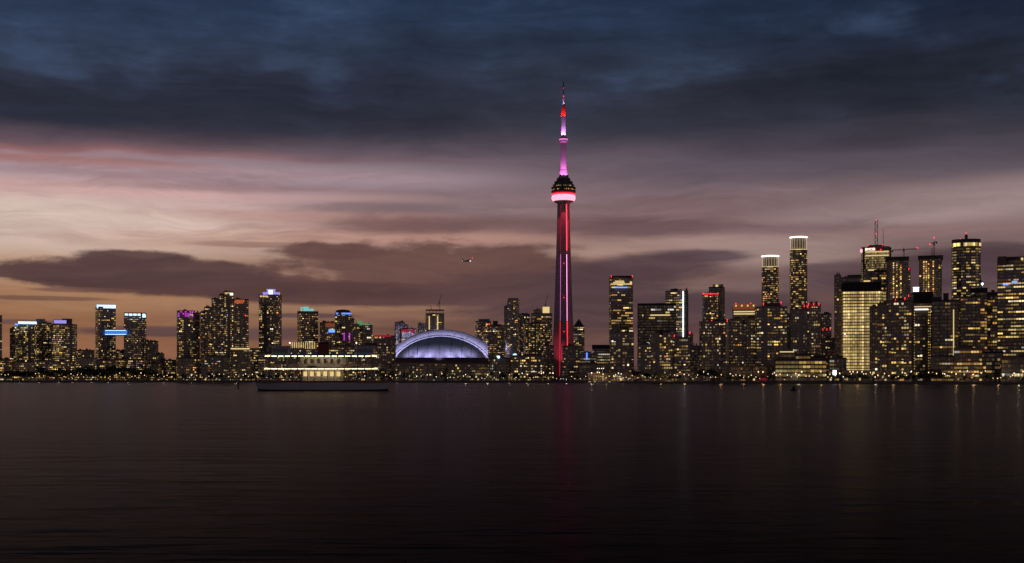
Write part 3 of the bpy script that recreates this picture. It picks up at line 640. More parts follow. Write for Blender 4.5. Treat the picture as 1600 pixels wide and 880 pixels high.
b = building(CT, 'narrow grey block with a red beacon right of the curved fin', 'building', 1500, [(1075, 1083, 523, 20), (1081, 1094, 541)], p=.42, th=-10, wall='pale', fl=3.0, cw=2.3)
beacon(b, 1078, 519.5, 20, .9)
b = building(OT, 'dark tower with a straight red neon line along its roof edge', T, 1720, [(1098, 1122, 460)], p=.42, th=9, wall='dark', fl=3.2, cw=2.4)
pbox(b, 'red_roof_line', 1098.6, 1121.4, 458.6, 459.8, -2.0, 1, 'led_red')
for xx in (1098.8, 1110.5, 1121.6): beacon(b, xx, 458.4, -2)
b = building(CT, 'dark tower with one yellow roof light behind the red-lined tower', T, 1800, [(1108, 1132, 449)], p=.05, th=-14, wall='dark', fl=3.2, cw=2.6)
pbox(b, 'plant_room', 1114, 1130, 445, 449, 6, 12, 'concrete'); beacon(b, 1120, 447, 3, 2.0, 'led_gold')
b = building(CT, 'rounded brown apartment block with balconies under the red-lined tower', 'building', 1330, [(1093, 1142, 503)], p=.26, wall='concrete', shape='oval', r=.6, fl=3.0, cw=2.2, gain=.8)
pbox(b, 'plant_room', 1112, 1139, 500, 503.5, 12, 10, 'dark'); beacon(b, 1112, 501, 2, .7); beacon(b, 1136, 500, 2, .7)
pbox(b, 'purple_strip', 1096, 1097.4, 557, 567, 6, .8, 'glow_violet')
b = building(OT, 'tower with an orange floodlit top storey and gold bands', T, 1700, [(1145, 1181, 480)], style='office', p=.3, th=-5, wall='dark', fl=3.3, cw=2.5, slab=(.8, .15))
pbox(b, 'orange_crown', 1145.6, 1180, 475.4, 483.4, -2.2, 12, 'panel_orange')  # floodlight on the top storey is the box's own glow
for yy in (487, 490.6): pbox(b, 'gold_band', 1146.6, 1179, yy - .9, yy + .9, -1.8, .8, 'led_gold')
for i in range(4): pbox(b, 'crown_lamp', 1149 + i * 9, 1151.4 + i * 9, 476.4, 479, -2.9, .6, 'led_gold')
beacon(b, 1150, 474, 0, .8); beacon(b, 1173, 474, 0, .8)
b = building(CT, 'apartment block with dark recess directly below the orange-topped tower', 'building', 1370, [(1141, 1159, 499), (1158, 1166, 505, 3, dict(p=.06, wall='black')), (1165, 1183, 498)], p=.4, th=5, wall='concrete', fl=3.0, cw=2.2)
b = building(OT, 'shorter of two round-crowned tall slender towers, white lit crown', T, 2000, [(1190.5, 1216.5, 418)], style='office', p=.6, wall='dark', shape='oval', r=.8, fl=3.2, cw=2.3, slab=(.7, .2), pal='amber')
b2 = building(OT, 'taller of two round-crowned tall slender towers, white lit crown', T, 2000, [(1234.5, 1261, 391)], style='office', p=.6, wall='dark', shape='oval', r=.8, fl=3.2, cw=2.3, slab=(.7, .2), pal='amber')
for q, xc, y0, y1 in ((b, 1203.5, 401, 418), (b2, 1247.7, 371.5, 391)):
    a = L(q, xc, y1, 12); t_ = L(q, xc, y0, 12); hw = 12.4
    m = MB(); m.lathe([(hw - 1.2, a[2]), (hw - 1.2, t_[2] - 1)], 20, a[0], a[1]); m.build('crown_drum', MT['concrete'], q)
    for k in range(18):
        an = -PI / 2 + (k - 8.5) / 18 * 2 * PI
        m = MB(); x_, y_ = a[0] + hw * math.cos(an), a[1] + hw * math.sin(an); m.box(x_ - .22, x_ + .22, y_ - .3, y_ + .3, a[2], t_[2]); m.build('crown_fin', MT['crown_flood_glow'], q)  # white floodlight on the crown put in as glowing fins and ring
    m = MB(); m.lathe([(hw, t_[2] - .8), (hw + 1.6, t_[2] - .2), (hw + 1.6, t_[2] + 1.0), (hw, t_[2] + 1.2)], 20, a[0], a[1]); m.build('crown_ring', MT['led_white'], q)
    m = MB(); m.lathe([(hw + .2, a[2] - .8), (hw + .3, a[2] + .6)], 20, a[0], a[1]); m.build('crown_collar', MT['led_gold'], q)
    for k in (-9, 6): m = MB(); m.bar((a[0] + k, a[1], t_[2] + 1), (a[0] + k, a[1], t_[2] + 3.6), .4); m.build('crown_spike', MT['metal'], q)
b = building(CT, 'broad dark apartment tower with red beacons under the shorter crowned tower', T, 1350, [(1180, 1229, 480)], p=.38, th=6, wall='concrete', fl=3.05, cw=2.2, r=.6)
pbox(b, 'plant_room', 1193, 1221, 474.4, 480, 5, 16, 'dark'); beacon(b, 1185, 479.4, 1, .8); beacon(b, 1220, 472.6, 4, .8); beacon(b, 1193, 474, 4, .6)
b = building(CT, 'dark filler tower in the gap between the two beaconed apartment towers', T, 1700, [(1224, 1238, 491)], p=.22, th=6, wall='dark', fl=3.1, cw=2.4)
b = building(CT, 'two-part apartment tower with red roof beacons under the taller crowned tower', T, 1345, [(1236, 1263, 484), (1261, 1282, 476, 2)], p=.42, th=-5, wall='concrete', fl=3.05, cw=2.2)
pbox(b, 'round_plant_room', 1252, 1260, 476, 484, 5, 8, 'brick')
for xx, yy in ((1256.5, 477), (1262, 478), (1263, 474.6), (1271, 474.4), (1279, 474.6)): beacon(b, xx, yy, 1, .5)
b = building(CT, 'dark block with a few red lights between crowned tower and gold office slab', T, 1780, [(1282, 1299, 491)], p=.25, th=8, wall='dark', fl=3.2, cw=2.6)
for xx in (1286, 1292, 1297): beacon(b, xx, 514, -2, .6)
b = building(CT, 'reddish brown narrow block at the left foot of the gold office slab', 'building', 1300, [(1284, 1304, 529)], p=.12, th=8, wall='brick', fl=3.2, cw=2.6)
b = building(LR, 'squat waterfront office block with large square lit windows', 'building', 1120, [(1211, 1290, 562), (1218, 1243, 551, 6, dict(p=.05, wall='black')), (1243, 1266, 554, 5), (1265, 1288, 558, 7)], style='band', p=.72, th=2, wall='black', fl=3.6, cw=3.4, pal='gold', gain=.6, r=.45, slab=(1.0, .25), pe=2)
pbox(b, 'roof_light', 1219, 1241, 549, 550.6, 3, .8, 'led_gold')
b = building(OT, 'gold floodlit broad office slab with dark blank top', T, 1400, [(1305, 1315, 430, 6, dict(p=.1, style='resi', wall='concrete')), (1316, 1378, 454), (1313, 1344, 434, 14, dict(p=.05, style='resi')), (1340, 1383, 455, 10)], style='full', p=1.0, th=4, wall='brown', fl=3.35, cw=2.5, pal='gold', gain=1.35, slab=(.7, .2), r=.5)
pbox(b, 'blank_top', 1318, 1376, 441.5, 455.5, -1.6, 24, 'black'); pbox(b, 'wall_lamp', 1320, 1322, 521, 522.6, -2.5, .5, 'led_white')
pbox(b, 'plant_room', 1331, 1346, 430, 434, 16, 10, 'dark')
b = building(OT, 'tall square bank tower with twin roof antennas and a lit sign', T, 2000, [(1347, 1392, 386)], style='full', p=.8, gain=.55, th=-9, wall='pale', fl=3.6, cw=2.3, pal='gold', r=.75, slab=(1.0, .2), pe=2)
pbox(b, 'top_screen', 1352, 1389, 386.5, 391.5, -3.6, 1.6, 'concrete')
for yy in (393.6, 399.3): pbox(b, 'lit_row', 1353, 1388, yy - .9, yy + .7, -3.4, 1, 'led_gold')
pbox(b, 'lit_row', 1353.5, 1370, 421, 422.8, -3.6, 1, 'led_gold')
pbox(b, 'corner_pier', 1349, 1351.8, 386.5, 440, -3.3, 2, 'black'); pbox(b, 'corner_pier', 1389.2, 1391.2, 386.5, 402, -3, 2, 'black')
fc = bpy.data.curves.new('sign_text', 'FONT'); fc.body = 'BMO'; fc.size = 5.6; fc.extrude = .15; fc.align_x = 'LEFT'
fo = bpy.data.objects.new('sign_tmp', fc); COL.objects.link(fo); dg = bpy.context.evaluated_depsgraph_get(); me = bpy.data.meshes.new_from_object(fo.evaluated_get(dg)); bpy.data.objects.remove(fo)
sg = bpy.data.objects.new('sign_lettering', me); COL.objects.link(sg); sg.parent = b; q = L(b, 1352.2, 391.3, -4.0); sg.location = q; sg.rotation_euler = (PI / 2, 0, 0); me.materials.append(MT['led_white']); sg.scale = (.92, 1, 1); sg['kind'] = 'stuff'
q = L(b, 1365.2, 389.4, -4.0); m = MB(); m.bar((q[0], q[1] - .4, q[2]), (q[0], q[1] + .3, q[2]), 2.6, n=16); ro = m.build('sign_roundel', MT['led_red'], b)
m = MB(); m.bar((q[0], q[1] - .7, q[2]), (q[0], q[1] - .35, q[2]), 1.9, n=16); m.build('roundel_face', MT['led_white'], ro)
q = L(b, 1346.6, 391.5, 6); m = MB(); m.ball(q, 2.0, sz=1.6); m.build('side_sign', MT['led_rose'], b)
lattice(b, 'antenna', 1369.2, 385, 344, 1.9); pbar(b, 'antenna_whip', 1379.6, 385, 1379.6, 358, .45, 'metal', 8, .25); pbar(b, 'antenna_tip', 1369.2, 344, 1369.2, 341, .35, 'metal', 8)
pbox(b, 'roof_deck', 1356, 1381, 383.4, 386, 4, 18, 'dark')
for xx, yy in ((1369.2, 343), (1369.4, 365), (1357, 382.6), (1379, 382.6), (1376, 390)): beacon(b, xx, yy, 3 if yy != 390 else -4, .9)
b = building(OT, 'dark mid tower wedged under the bank tower behind the gold slab', T, 1700, [(1350, 1362, 424, 20, dict(wall='pale', p=.05)), (1361, 1386, 424)], style='office', p=.28, th=5, wall='black', fl=3.4, cw=2.5, r=.5)
pbox(b, 'lit_edge', 1350, 1360, 438, 440, 12, 1, 'led_gold')
def skeleton(label, Yd, x0, x1, top, cols, extra, th):
    b = building('unfinished_tower', label, T, Yd, [(x0, x1, top)] + extra, p=.1, th=th, wall='brown', fl=3.3, cw=2.6, pal='amber')
    for xx in cols:
        y = top + 6
        m = MB()
        while y < top + 78:
            if random.random() < .9: a = L(b, xx - .8, y + 1.0, -2.6); c = L(b, xx + .8, y - 1.0, -2.6); m.box(a[0], c[0], -2.6, -2.3, a[2], c[2], col=glow('amber', 1.5))
            y += 3.55
        m.build('work_lights', MT['lit'], b, 'stuff')
    pbox(b, 'formwork_deck', x0 - 1.5, x1 + 1.5, top - 3.2, top + 1.5, -3, 26, 'dark')
    return b
b = skeleton('unfinished tower with three strings of work lights, left of a crane with red tip', 1620, 1386, 1418, 405, (1396.5, 1401.4, 1407.5), [(1416, 1421.5, 421, 8, dict(wall='black', p=.2))], 5)
beacon(b, 1419.4, 420, 6, .8)
crane_at('flat-top tower crane with a red tip light on the unfinished tower', 1625, 1412.2, 403, 391.5, ((1395, 391), (1433, 390.2)), [(1432.4, 388)])
b = building(CT, 'dark apartment tower with vertical ribs in front of the gold office slab', T, 1130, [(1360, 1373, 480, 4), (1372, 1387, 476, 2), (1385, 1426, 470.5)], p=.36, th=-8, wall='brown', fl=3.0, cw=2.1, slab=(.25, .1), pe=1, r=.6)
beacon(b, 1399, 468.6, 2, .6); beacon(b, 1413, 466, 2, .6); pbox(b, 'plant_room', 1397, 1414, 467.4, 471, 5, 12, 'dark')
b = building(CT, 'narrow block with a glaring white rooftop light box', T, 1500, [(1420, 1437, 459)], p=.4, th=6, wall='concrete', fl=3.2, cw=2.3)
pbox(b, 'white_light_box', 1427, 1435.4, 449.5, 457.5, -1, 5, 'led_cool'); pbox(b, 'light_frame', 1426, 1436.4, 457.8, 459, -2, 8, 'dark'); beacon(b, 1420, 461, -2, .6)
b = skeleton('unfinished tower with gold work lights and a wide top deck, red-lit crane above', 1620, 1437, 1471, 403, (1444, 1447.6, 1451, 1458), [], -5)
crane_at('tower crane with red lights on the wide-decked unfinished tower', 1625, 1459.5, 400, 382, ((1454, 381.5), (1463, 378)), [(1459.5, 371.5), (1453.6, 381.5)])
b2 = b; lattice(b, 'hoist_mast', 1456, 400, 388, .7)
b = building(OT, 'dark-capped tower with a white lit band below the cap and gold corner columns', T, 1250, [(1428, 1457.5, 461)], p=.14, th=4, wall='dark', fl=3.2, cw=2.4)
pbox(b, 'lit_band', 1430, 1450, 482.6, 484.4, -2, .8, 'led_white'); pbox(b, 'lit_band', 1429, 1457, 478.6, 479.8, -2, .8, 'led_gold'); pbox(b, 'cap', 1428, 1457.6, 456.5, 474, -1.6, 20, 'black')
for xx in (1427.4, 1429.4, 1450.6, 1453):
    m = MB(); y = 484
    while y < 580:
        a = L(b, xx - .55, y + .8, -2.4); c = L(b, xx + .55, y - .8, -2.4); m.box(a[0], c[0], -2.4, -2.2, a[2], c[2], col=glow('gold', 1.1)); y += 4.2
    m.build('corner_lights', MT['lit'], b, 'stuff')
for xx in (1432, 1441, 1454): beacon(b, xx, 456, 0, .6)
b = building(OT, 'dark flat-topped tower with short lit rows, right of the dark-capped tower', T, 1180, [(1457, 1498, 470)], style='office', p=.2, th=-4, wall='black', fl=3.3, cw=2.4, r=.6)
pbox(b, 'light_string', 1488.6, 1490, 484, 575, -2.5, .6, 'led_gold'); pbox(b, 'plant_room', 1474, 1482, 459, 470, 12, 10, 'dark'); pbox(b, 'roof_step', 1457.6, 1470, 464.6, 470, 8, 12, 'dark')
b = building(OT, 'tall oval tower with bright gold top floors and a red-tipped mast', T, 1650, [(1488, 1531, 377)], style='office', p=.6, wall='dark', shape='oval', r=.62, fl=3.5, cw=2.3, pal='gold', slab=(.9, .18))
a = L(b, 1509.5, 380, 11); m = MB(); R_ = 21 / F * 1650
for k in range(26):
    an = -PI + k / 26 * PI
    if random.random() < .85: x_, y_ = a[0] + R_ * 1.01 * math.cos(an), a[1] + R_ * .66 * math.sin(an); m.box(x_ - .9, x_ + .9, y_ - .3, y_ + .3, a[2] - 4.6, a[2] - .6, col=glow('gold', 2.0))
m.build('top_floor_lights', MT['lit'], b, 'stuff')
m = MB(); m.prism(poly_oval(R_ * 2.08, R_ * 1.35, a[0], a[1]), a[2] + 2, a[2] + 4.4); m.build('roof_rim', MT['dark'], b)
pbox(b, 'mast_base', 1507.5, 1512, 367, 374, 8, 3, 'dark'); pbar(b, 'mast', 1509.6, 374, 1509.6, 364, .4, 'metal', 9); beacon(b, 1509.6, 364.6, 9, .9); beacon(b, 1501, 373, 9, .6)
b = building(OT, 'balconied block clasping the right foot of the oval tower, dark flat cap', T, 1300, [(1517, 1541, 456, 12, dict(wall='black')), (1500, 1531, 464), (1529, 1533.5, 441, 30, dict(p=.15))], style='office', p=.5, th=5, wall='brown', fl=3.2, cw=2.3, pal='amber', gain=.8)
pbox(b, 'cap', 1516.5, 1541.5, 451, 457.5, 10, 20, 'black'); beacon(b, 1534, 444, 8, 1.2, 'led_cool')
b = building(OT, 'narrow ribbed block with a dark roof between oval tower and right edge tower', T, 1350, [(1541, 1562, 462)], style='office', p=.5, th=-4, wall='brown', fl=3.2, cw=2.2, pal='amber', gain=.55, pe=1)
pbox(b, 'roof', 1541, 1561.5, 457, 462, 2, 16, 'dark'); pbox(b, 'plant_room', 1549, 1554, 454, 457, 6, 8, 'dark'); beacon(b, 1561.5, 532, -2, 1.3, 'led_gold')
b = building(OT, 'huge brightly striped office tower cut by the right edge of the picture', T, 1250, [(1561, 1632, 404)], style='office', p=.95, gain=1.15, pal='gold', th=-7, wall='brown', fl=3.4, cw=2.4, r=.6, slab=(.8, .2))
pbox(b, 'corner_cap', 1561.5, 1574, 400.5, 413, -3.5, 12, 'brick'); pbox(b, 'roof_edge', 1574, 1630, 401.6, 404, -2, 30, 'dark'); beacon(b, 1597, 404.5, -3, 1.2, 'led_gold')
for xa, xb, yy in ((1569, 1577, 444), (1582, 1590, 440)): pbox(b, 'blue_sign', xa, xb, yy - 1.2, yy + 1.2, -4.6, .5, 'led_blue')
for i, (a0, a1, tp, Yd, pp, st, wl, lb_) in enumerate([
    (1528, 1566, 551, 1080, .4, 'office', 'black', 'low dark block right of the tall ribbed towers, near the right edge'),
    (1492, 1534, 545, 1060, .6, 'office', 'brown', 'striped low apartment block under the oval tower, near the water'),
    (1566, 1640, 560, 1000, .55, 'office', 'brown', 'low lit block before the right edge office tower'),
    (1455, 1494, 557, 1090, .3, 'office', 'dark', 'dim low block behind the big dark trees at right'),
    (1296, 1322, 560, 1240, .25, 'resi', 'brick', 'low reddish block left of the gold slab foot'),
    (1318, 1362, 580, 1130, .05, 'resi', 'pale', 'blank low wall building below the gold slab'),
    (1176, 1214, 572, 1190, .15, 'resi', 'brick', 'red-fronted pavilion left of the squat waterfront office'),
    (1128, 1176, 572, 1215, .12, 'resi', 'brown', 'low brown pavilion behind trees below the recessed apartment block'),
    (1054, 1096, 581, 1230, .25, 'resi', 'brick', 'low red and white waterfront cafe right of the marina trees'),
    (1000, 1054, 584, 1240, .35, 'resi', 'brown', 'low waterfront kiosk row with green lit trees'),
    (918, 990, 584, 1262, .3, 'resi', 'brick', 'long red-roofed boathouse behind the marina masts')]):
    b = building(LR, lb_, 'building', Yd, [(a0, a1, tp)], style=st, p=pp, th=(4, -4)[i % 2], wall=wl, fl=3.1, cw=2.2, r=.3, pal='amber' if i % 2 else 'warm', gain=.75)
    if 'red-fronted' in lb_: pbox(b, 'red_front', 1186, 1198, 587, 594, -1.5, 1, 'led_crimson_dim')
# bright white sign light left of the gold slab
b = empty('floodlight_mast', (px(1304, 1110), 1110, GZ)); tag(b, 'glaring white floodlight panel left of the gold slab foot', 'floodlight'); b['pc'] = 1304; b['yd'] = 1110
m = MB(); q = L(b, 1304, 583); m.bar((0, 0, 0), (0, 0, q[2]), .25); m.build('pole', MT['metal'], b)
m = MB(); m.box(-1.5, 1.5, -.5, .1, q[2] - 1.6, q[2] + 2.4); m.build('lamp_panel', MT['led_cool'], b); m = MB(); m.box(-1.7, 1.7, .12, .5, q[2] - 1.9, q[2] + 2.7); m.build('housing', MT['dark'], b)
# ------------------------------------------------------------------ the needle tower
TY = 2400.0; K = TY / F
tw = empty('observation_tower', (px(880.5, TY), TY, GZ), 0); tag(tw, 'tall concrete needle tower with pink and red lit pod and antenna', 'tower')
tz = lambda y: pz(y, TY) - GZ
def shaft_poly(s, core, hw):
    """three-armed section, one arm towards the water"""
    pts = []
    for k in range(3):
        a = -PI / 2 + k * 2 * PI / 3; c, n_ = math.cos(a), math.sin(a)
        for l_, w_ in ((s, -hw), (s, hw)): pts.append((c * l_ - n_ * w_, n_ * l_ + c * w_))
        a2 = a + PI / 3; pts.append((core * math.cos(a2), core * math.sin(a2)))
    return pts
prof = [(596, 20.5), (585, 19.4), (560, 17.8), (540, 16.5), (501, 14.6), (450, 12.6), (399, 11.0), (360, 9.8), (318, 8.9)]
m = MB()
secs = [(tz(y), shaft_poly(hw_ * 1.02, 3.6 + hw_ * .22, 2.4 + hw_ * .15)) for y, hw_ in [(y, h * K) for y, h in prof]]
for (z0, p0), (z1, p1) in zip(secs, secs[1:]): m.prism(p0, z0, z1, p1)
m.build('shaft', MT['tower_concrete'], tw)
def notch(y, side):
    for (ya, ha), (yb, hb) in zip(prof, prof[1:]):
        if yb <= y <= ya:
            h = (ha + (hb - ha) * (ya - y) / (ya - yb)) * K; break
    c = 3.6 + h * .22; hw_ = 2.4 + h * .15
    return Vector((side * (hw_ + 1.0), -c * .5 - 2.2, tz(y)))
def strip(y0, y1, side, mat, r=.75):
    m = MB(); n = 10
    for i in range(n): m.bar(notch(y0 + (y1 - y0) * i / n, side), notch(y0 + (y1 - y0) * (i + 1) / n, side), r, n=4)
    m.build('light_strip', MT[mat], tw, 'stuff')
def dots(y0, y1, side, mat, r=.6):
    m = MB(); n = int(abs(y1 - y0) / 1.45)
    for i in range(n): m.ball(notch(y0 + (y1 - y0) * (i + .5) / n, side) + Vector((0, -.8, 0)), r, 6, 4)
    m.build('light_dots', MT[mat], tw, 'stuff')
strip(392, 320, 1, 'tower_red', 1.0); strip(502, 394, 1, 'led_magenta_dim', .75); dots(502, 398, 1, 'tower_pink', .95); strip(542, 503, 1, 'tower_red', .8)
strip(392, 320, -1, 'led_crimson', .8); strip(502, 394, -1, 'led_magenta_dim', .5); dots(502, 398, -1, 'led_pink', .7); dots(390, 335, -1, 'led_crimson', .5); strip(588, 503, -1, 'led_red', .8)
for y in (413, 466, 519):
    m = MB(); m.ball((0, -secs[-1][1][0][1] * 0 - 14.5 - (y - 318) * .035, tz(y)), .7); m.build('beacon', MT['beacon'], tw)
def ring(name, stops, mat, n=40, smooth=True):
    m = MB(); m.lathe([(r * K, tz(y)) for y, r in stops], n); return m.build(name, MT[mat], tw, smooth=smooth)
ring('pod_soffit', [(318.5, 9), (316, 14.5), (314.6, 16)], 'white_paint')
ring('radome', [(315.2, 14), (314.4, 16.6), (312, 18.4), (309.5, 18.8), (307, 18.4), (305.4, 17.2)], 'led_rose')
ring('red_light_ring', [(305.3, 17.2), (305, 18.4), (303.6, 18.4), (303.2, 17.4)], 'led_red')
ring('red_light_band', [(302.9, 17.6), (302.6, 18.2), (301.6, 18.2), (301.4, 17.6)], 'led_crimson')
ring('pod_deck', [(301.3, 18.6), (300.4, 19.4), (299.4, 19.4), (299, 18.6)], 'dark')
ring('pod_glass', [(299, 17.8), (295.4, 18.2)], 'glass')
ring('pod_deck', [(295.4, 18.6), (294.4, 19.4), (293.4, 19.4)], 'dark')
ring('pod_glass', [(293.4, 18), (290.2, 16.8)], 'glass')
ring('pod_roof', [(290.2, 17.4), (289, 16.6), (288, 14.4), (284.6, 14.4), (284, 13.8)], 'dark')
ring('upper_drum', [(284, 11), (279, 10.6), (278, 8)], 'dark')
m = MB()
for k in range(46):
    an = -PI + k / 46 * PI
    for yy, rr, q in ((297.4, 18.4, .5), (292, 17.9, .42)):
        if random.random() < q: x_, y_ = rr * K * math.cos(an), rr * K * math.sin(an); m.box(x_ - .75, x_ + .75, y_ - .75, y_ + .75, tz(yy + .7), tz(yy - .7), col=glow('amber', .45))
m.build('pod_windows', MT['lit'], tw, 'stuff')
m = MB(); m.ball((-8 * K, -14.5 * K, tz(291.5)), 1.2); m.build('pod_lamp', MT['led_gold'], tw)
surf('mast_paint', (.62, .56, .62), .6, var=.08); surf('mast_red', (.6, .03, .03), .5, var=.1)
for sx_ in (-6.6, -3.2, 3.2, 6.6):
    m = MB(); m.box(sx_ * K - 1.3, sx_ * K + 1.3, -5, -2.4, tz(284), tz(274 if abs(sx_) > 4 else 268)); m.build('antenna_panel', MT['dark'], tw)
ring('mast_base', [(284, 6.8), (272, 6.2), (266, 5.2)], 'mast_paint', 12, False)
ring('lower_mast', [(272, 4.9), (223.5, 4.5)], 'mast_paint', 12, False)
ring('sky_pod', [(223.5, 4.5), (221.6, 6.0), (218.8, 6.6), (216.4, 6.2), (214.6, 4.6), (214, 3.6)], 'mast_paint', 24)
ring('sky_pod_light', [(219.2, 6.7), (217.6, 6.7)], 'led_pink', 24)
ring('upper_mast', [(214, 3.5), (182, 3.2)], 'mast_paint', 10, False)
ring('red_mast_section', [(182, 2.9), (167, 2.5)], 'mast_red', 10, False)
ring('mast_collar', [(167, 2.8), (165.5, 2.8)], 'dark', 10, False)
ring('thin_mast', [(165.5, 1.3), (151, .75)], 'mast_paint', 8, False)
ring('mast_collar', [(151, 1.2), (149.4, 1.2)], 'mast_red', 8, False)
ring('mast_tip', [(149.4, .7), (138, .65), (137, .9), (129.5, .9), (128, .3)], 'dark', 8, False)
for y, q in ((150.6, .9), (181.6, 1.0), (166.6, .8), (138, .6)):
    m = MB(); m.ball((0, -2.4 * q, tz(y)), .9 * q); m.build('beacon', MT['beacon'], tw)
def flood(name, y, rad, y_aim, col, e, cone, n=4):
    """floodlights standing on a ledge of the tower, shining up the mast"""
    for k in range(n):
        an = -PI / 2 + (k - (n - 1) / 2) * PI / (n - 1) * .8
        d = bpy.data.lights.new(name, 'SPOT'); d.energy = e; d.color = col; d.spot_size = cone; d.spot_blend = .6; d.shadow_soft_size = .4
        o = bpy.data.objects.new(name, d); COL.objects.link(o); o.parent = tw
        p = Vector((rad * K * math.cos(an), rad * K * math.sin(an), tz(y))); q = Vector((0, 0, tz(y_aim))); o.location = p
        o.rotation_euler = (p - q).to_track_quat('Z', 'Y').to_euler()
for k in range(5):  # added spots without fixtures, put a red wash on the shaft
    an = -PI / 2 + (k - 2) * .55; d = bpy.data.lights.new('added_shaft_wash', 'SPOT'); d.energy = 30000; d.color = (1, .04, .1); d.spot_size = .55; d.spot_blend = .7; d.shadow_soft_size = .5
    o = bpy.data.objects.new('added_shaft_wash', d); COL.objects.link(o); o.parent = tw; o.location = (15.5 * K * math.cos(an), 15.5 * K * math.sin(an), tz(319))
    o.rotation_euler = (o.location - Vector((0, 0, tz(400)))).to_track_quat('Z', 'Y').to_euler()
flood('mast_floodlight', 283, 15, 246, (1, .22, .78), 60000, 1.0)
flood('mast_floodlight', 216, 9.5, 198, (.9, .35, 1), 26000, 1.1)
flood('mast_floodlight', 184, 6.5, 175, (1, .12, .1), 14000, 1.0)
flood('mast_floodlight', 166, 4.0, 157, (.8, .4, 1), 3500, .9)
d = bpy.data.lights.new('added_shaft_spot', 'SPOT'); d.energy = 60000; d.color = (1, .08, .16); d.spot_size = .8; d.spot_blend = .8  # added unseen spot that brightens the shaft in red
o = bpy.data.objects.new('added_shaft_spot', d); COL.objects.link(o); o.parent = tw; p = Vector((-14, -60, 30)); o.location = p; o.rotation_euler = (p - Vector((-6, -10, 55))).to_track_quat('Z', 'Y').to_euler()

# ------------------------------------------------------------------ the stadium dome
DY = 2320.0; DK = DY / F
st_ = empty('stadium', (px(690, DY), DY, GZ)); tag(st_, 'white arched stadium dome floodlit in blue and violet', 'stadium')
zb = pz(560, DY) - GZ; RX = 85 * DK; RZ = 42.5 * DK; DN = 48
def arc(hw, h, y, bul=0.0, dz=0.0):
    out = []
    for k in range(DN + 1):
        u = -math.cos(PI * k / DN); e_ = max(0.0, 1 - u * u) ** .75
        out.append((hw * DK * u, y - bul * max(0.0, 1 - u * u) ** .5, zb + dz + h * DK * e_))
    return out
def loft(name, arcs, mat, smooth=True):
    m = MB(); n = len(arcs[0])
    for a in arcs: m.v += a
    for i in range(len(arcs) - 1):
        for k in range(n - 1): m.f.append((i * n + k, i * n + k + 1, (i + 1) * n + k + 1, (i + 1) * n + k)); m.c.append(None)
    return m.build(name, MT[mat], st_, smooth=smooth)
loft('rear_arch_panel', [arc(84.8, 42.3, 14.2), arc(89, 44.6, 26), arc(92, 46.5, 46), arc(88, 44, 84), arc(70, 30, 110)], 'roof_white')
loft('front_arch_panel', [arc(85, 42.5, 14), arc(80.5, 40, 2), arc(75, 36.5, -10)], 'roof_white')
loft('shadow_gap', [arc(75, 36.4, -9.8), arc(73.4, 35, -9.6)], 'black', False)
loft('inner_arch_edge', [arc(73.4, 35, -9), arc(73.4, 35, -13)], 'roof_white', False)
loft('inner_arch_rim', [arc(73.4, 35, -13), arc(71.4, 33.6, -13.2)], 'roof_white', False)
loft('quarter_dome', [arc(71.3 * (1 - .06 * math.sin(i / 14 * PI / 2)), 33.5 * math.cos(i / 14 * PI / 2), -13, 62 * math.sin(i / 14 * PI / 2)) for i in range(15)], 'roof_white')
m = MB()
for j in range(1, 12):
    u = -math.cos(PI * j / 12)
    for i in range(14):
        pr = []
        for q in (i, i + 1):
            t = q / 14 * PI / 2; hw = 71.3 * (1 - .06 * math.sin(t)); e_ = max(0, 1 - u * u)
            pr.append((hw * DK * u, -13.25 - 62 * math.sin(t) * e_ ** .5, zb + .25 + 33.5 * math.cos(t) * DK * e_ ** .75))
        m.bar(pr[0], pr[1], .22, n=4)
    for (h0, k0, y0), (h1, k1, y1) in (((85, 42.5, 14), (80.5, 40, 2)), ((80.5, 40, 2), (75, 36.5, -10))):
        e_ = max(0, 1 - u * u) ** .75; m.bar((h0 * DK * u, y0, zb + .25 + k0 * DK * e_), (h1 * DK * u, y1, zb + .25 + k1 * DK * e_), .22, n=4)
m.build('roof_seams', MT['metal'], st_, 'stuff')
m = MB(); m.prism([(-RX * 1.0, -2), (-RX * .8, -55), (-RX * .45, -82), (RX * .45, -82), (RX * .8, -55), (RX * 1.0, -2), (RX * .9, 95), (-RX * .9, 95)], 0, zb - .3); m.build('concrete_drum', MT['brick'], st_)
m = MB()
for i in range(26):
    x = -RX * .43 + i * RX * .86 / 25; m.box(x - .5, x + .5, -82.6, -82, 2, zb - 1)
m.build('drum_buttresses', MT['brown'], st_, 'stuff')
m = MB(); m.prism([(-RX * 1.02, -3), (-RX * .81, -56.4), (-RX * .455, -83.6), (RX * .455, -83.6), (RX * .81, -56.4), (RX * 1.02, -3), (RX * .92, 97), (-RX * .92, 97)], zb - 1.2, zb - .1); m.build('drum_rim', MT['dark'], st_)
m = MB()
for i in range(46):
    if random.random() < .6: x = -RX * .43 + i * RX * .86 / 45; m.quad((x - .7, -82.7, zb - 16), (x + .7, -82.7, zb - 16), (x + .7, -82.7, zb - 14.4), (x - .7, -82.7, zb - 14.4), glow('warm', .8))
m.build('drum_windows', MT['lit'], st_, 'stuff')
def roof_flood(p, q, col, e, cone=1.6):
    d = bpy.data.lights.new('roof_floodlight', 'SPOT'); d.energy = e; d.color = col; d.spot_size = cone; d.spot_blend = .8; d.shadow_soft_size = 1
    o = bpy.data.objects.new('roof_floodlight', d); COL.objects.link(o); o.parent = st_; o.location = p; o.rotation_euler = (Vector(p) - Vector(q)).to_track_quat('Z', 'Y').to_euler()
